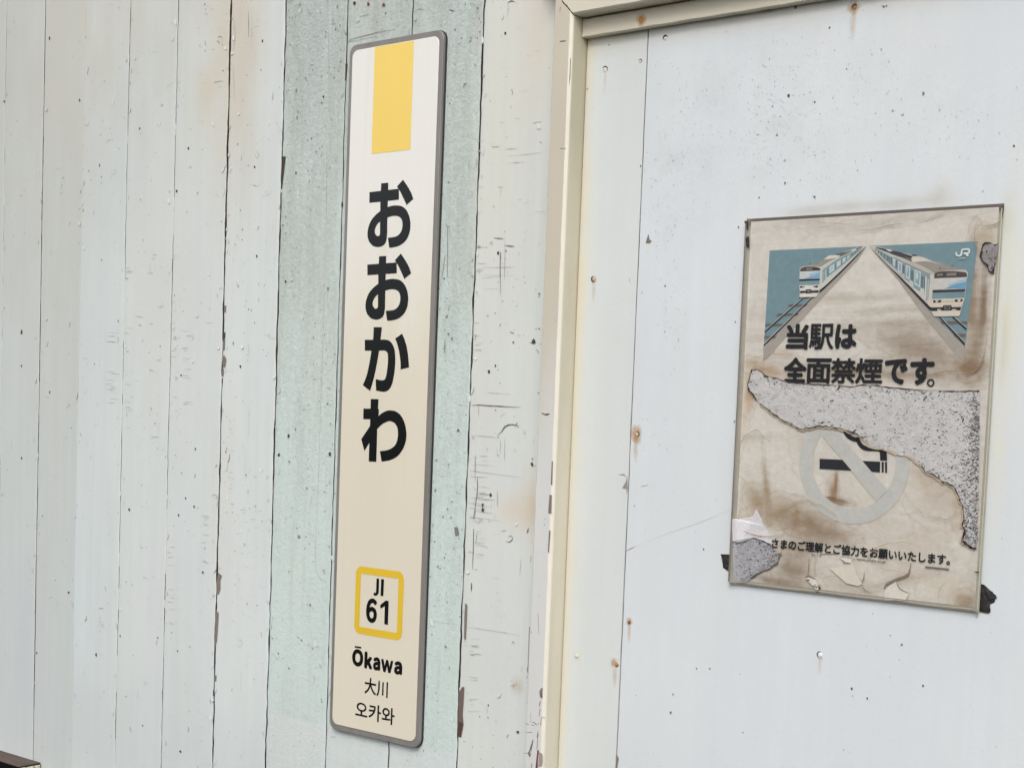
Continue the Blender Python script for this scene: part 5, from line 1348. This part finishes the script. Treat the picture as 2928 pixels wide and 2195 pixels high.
mould_patch(jag(sp4, 2), PB, (216, 212, 204), 6, edge_dark=[([(738, 1392), (752, 1404), (768, 1396), (770, 1370)], (66, 58, 56), .0024), ([(665, 1300), (692, 1290), (740, 1315)], (130, 110, 88), .0012)], speck_r=.0014)
# grey bristly band down the right side of the large patch
fl = Flat(MY - .0006, .0000005, lift)
for _ in range(800):
    u = random.random(); y_ = 1500 + 1100 * u; xr_ = 1955 - 15 * u; x_ = xr_ - abs(random.gauss(0, 70 * (.5 + u)))
    q = PA(x_, y_, PY)
    if not in_poly(q[0], q[1], [PA(*k, PY) for k in outline[::2]]): continue
    tick(fl, q[0], q[1], q[0] + random.uniform(.001, .004), q[1] + random.uniform(-.002, .002), .0006, random.choice([lin((96, 92, 96)), lin((70, 66, 70)), lin((130, 126, 130))]), 2)
fl.make('mould_fibres', M_MOULD, paper, kind='stuff')
# tears and pale layers near the foot of the sheet
pmesh('torn_flap', [('p', [(845, 1235), (900, 1225), (990, 1200), (1015, 1190), (1040, 1270), (1085, 1350), (1060, 1365), (970, 1345)], (212, 206, 194))], PB, MY)
pmesh('torn_flap', [('p', [(1340, 1330), (1390, 1395), (1440, 1420), (1410, 1470), (1250, 1470), (1255, 1400), (1290, 1360)], (216, 210, 202))], PB, MY)
pmesh('torn_flap', [('p', [(920, 1150), (1010, 1165), (1005, 1195), (950, 1185)], (222, 216, 206))], PB, MY)
fl = Flat(MY - .0004, .00001, lift)
for pts, wd, c in (([(693, 1150), (690, 1230), (683, 1295)], .0010, (130, 108, 84)), ([(1450, 1190), (1440, 1250), (1420, 1285), (1340, 1315), (1270, 1350), (1248, 1385)], .0030, (140, 124, 104)), ([(1340, 1325), (1370, 1385), (1440, 1418)], .0014, (150, 132, 110)), ([(1105, 1260), (1100, 1305), (1085, 1335)], .0016, (150, 134, 112)), ([(940, 1170), (960, 1190), (1005, 1200)], .0012, (116, 106, 98)), ([(1085, 1345), (1110, 1395), (1160, 1415)], .0010, (150, 134, 112)), ([(820, 703), (855, 705), (905, 715)], .0018, (136, 106, 80)), ([(895, 750), (955, 762)], .0012, (136, 106, 80)), ([(1925, 1258), (1965, 1262)], .0018, (80, 70, 64)), ([(490, 1100), (480, 1130), (465, 1150)], .0016, (140, 120, 98)), ([(1040, 260), (1080, 255), (1150, 250)], .0008, (150, 142, 134)), ([(1200, 1178), (1250, 1195)], .0006, (150, 140, 130))):
    fl.ribbon([PB(*q, PY) for q in curve(pts, False, 3)], wd, pc(c), taper=True, jit=.2)
for pts, wd, c in (([(1060, 252), (1150, 255), (1240, 235), (1330, 215), (1400, 205)], .0009, (146, 136, 126)), ([(1500, 188), (1600, 160), (1700, 120)], .0008, (166, 156, 148)), ([(1980, 225), (2060, 220), (2135, 185)], .0014, (160, 140, 112)), ([(1790, 1330), (1850, 1325), (1930, 1300), (1980, 1240), (2000, 1160)], .0016, (140, 112, 84)), ([(1560, 1340), (1680, 1310), (1790, 1300)], .0012, (140, 114, 88))):
    fl.ribbon([PA(*q, PY) for q in curve(pts, False, 3)], wd, pc(c), taper=True, jit=.2)
for zf, cx, cy_, rx, ry, ph in ((PB, 420, 860, 300, 120, .3), (PB, 640, 900, 260, 150, 1.1), (PB, 300, 420, 150, 190, 2.0), (PB, 1640, 720, 170, 150, .8), (PB, 560, 1240, 160, 130, 1.7), (PB, 1400, 1150, 260, 110, 2.6), (PA, 1900, 1180, 110, 190, .2), (PA, 460, 1250, 210, 70, 1.2), (PA, 900, 150, 300, 60, .9), (PA, 2010, 300, 70, 130, .5), (PB, 1780, 1430, 120, 110, 1.4)):
    pts = []
    for k in range(64):
        an = 2 * math.pi * k / 64
        r_ = .75 + .55 * float(fbm(math.cos(an) * 1.7 + ph * 9, math.sin(an) * 1.7 + ph * 5, 12, 4))
        pts.append((cx + rx * r_ * math.cos(an), cy_ + ry * r_ * math.sin(an)))
    k0 = random.randint(0, 30); seg = [zf(*q, PY) for q in (pts + pts)[k0:k0 + random.randint(26, 44)]]
    seg = [q for q in seg if ax0 + .003 < q[0] < ax1 - .003 and az0 + .003 < q[1] < az1 - .003]
    if len(seg) > 4: fl.ribbon(seg, .0008, pc((170, 148, 118)), taper=True, jit=.5)
fl.make('tear_lines', M_PRINT, paper, kind='stuff')

# the clear sleeve itself, its welded edges, and the strips of black tape
sheet('clear_sleeve', px0, px1, pz0, pz1, PY - .0036, M_CLEAR, poster, None, 40, 40)
fl = Flat(PY - .0030, .00001, lift)
for dz_, wd, c in ((.0012, .0016, (128, 122, 112)), (.0042, .0008, (206, 202, 192)), (.0056, .0010, (150, 144, 132))):
    fl.ribbon([(px0 + .002 + (px1 - px0 - .006) * k / 20, pz0 + dz_ + .0004 * math.sin(k)) for k in range(21)], wd, pc(c))
fl.ribbon([(px0 + .0007, pz0 + .004 + (pz1 - pz0 - .01) * k / 20) for k in range(21)], .0014, pc((116, 110, 104)))
fl.ribbon([(px1 - .0010, pz0 + .004 + (pz1 - pz0 - .01) * k / 20) for k in range(21)], .0014, pc((188, 186, 168)))
fl.make('sleeve_weld', M_SLEEVE_BACK, poster)


def tape(pts, zf, Yt, crumple=.0018):
    P = [zf(x, y, YP) for x, y in pts]
    P2 = []
    for i in range(len(P)):
        a, b = np.array(P[i]), np.array(P[(i + 1) % len(P)])
        for k in range(3): P2.append(tuple(a + (b - a) * k / 3 + np.array([random.uniform(-.0003, .0003), random.uniform(-.0003, .0003)])))
    c = np.mean(P2, axis=0)
    V, n = [], len(P2)
    for f in (1.0, .66, .33):
        for x, z in P2:
            X_, Z_ = c[0] + (x - c[0]) * f, c[1] + (z - c[1]) * f
            V.append((X_, Yt - (.0003 + crumple * fbm(X_ * 260, Z_ * 260, 3)), Z_))
    V.append((c[0], Yt - crumple * .6, c[1]))
    Fc = []
    for r_ in range(2):
        for i in range(n):
            j = (i + 1) % n
            Fc.append((r_ * n + i, r_ * n + j, (r_ + 1) * n + j, (r_ + 1) * n + i))
    for i in range(n): Fc.append((2 * n + i, 2 * n + (i + 1) % n, 3 * n))
    return build('tape', V, Fc, M_TAPE, poster)


I_ = zm(2100, 560, .1206)
tape([(65, 738), (255, 745), (285, 770), (285, 1080), (232, 1168), (210, 1110), (190, 1010), (100, 950), (95, 880), (80, 800)], G_, YP)
tape([(1840, 880), (1920, 895), (2010, 980), (2100, 1060), (2115, 1100), (2085, 1120), (2090, 1145), (2050, 1175), (2010, 1190), (2020, 1310), (1990, 1325), (1855, 1305), (1840, 1180), (1830, 1000)], H_, YP)
tape([(290, 610), (375, 605), (395, 830), (340, 780), (320, 720), (300, 650)], I_, YP - .0062, .0004)
tape([(310, 1010), (405, 965), (415, 1235), (350, 1230)], I_, YP - .0062, .0004)
tape([(820, 150), (838, 150), (842, 230), (830, 320), (806, 325), (815, 240)], zm(2700, 560, .205), YP - .0040, .0003)
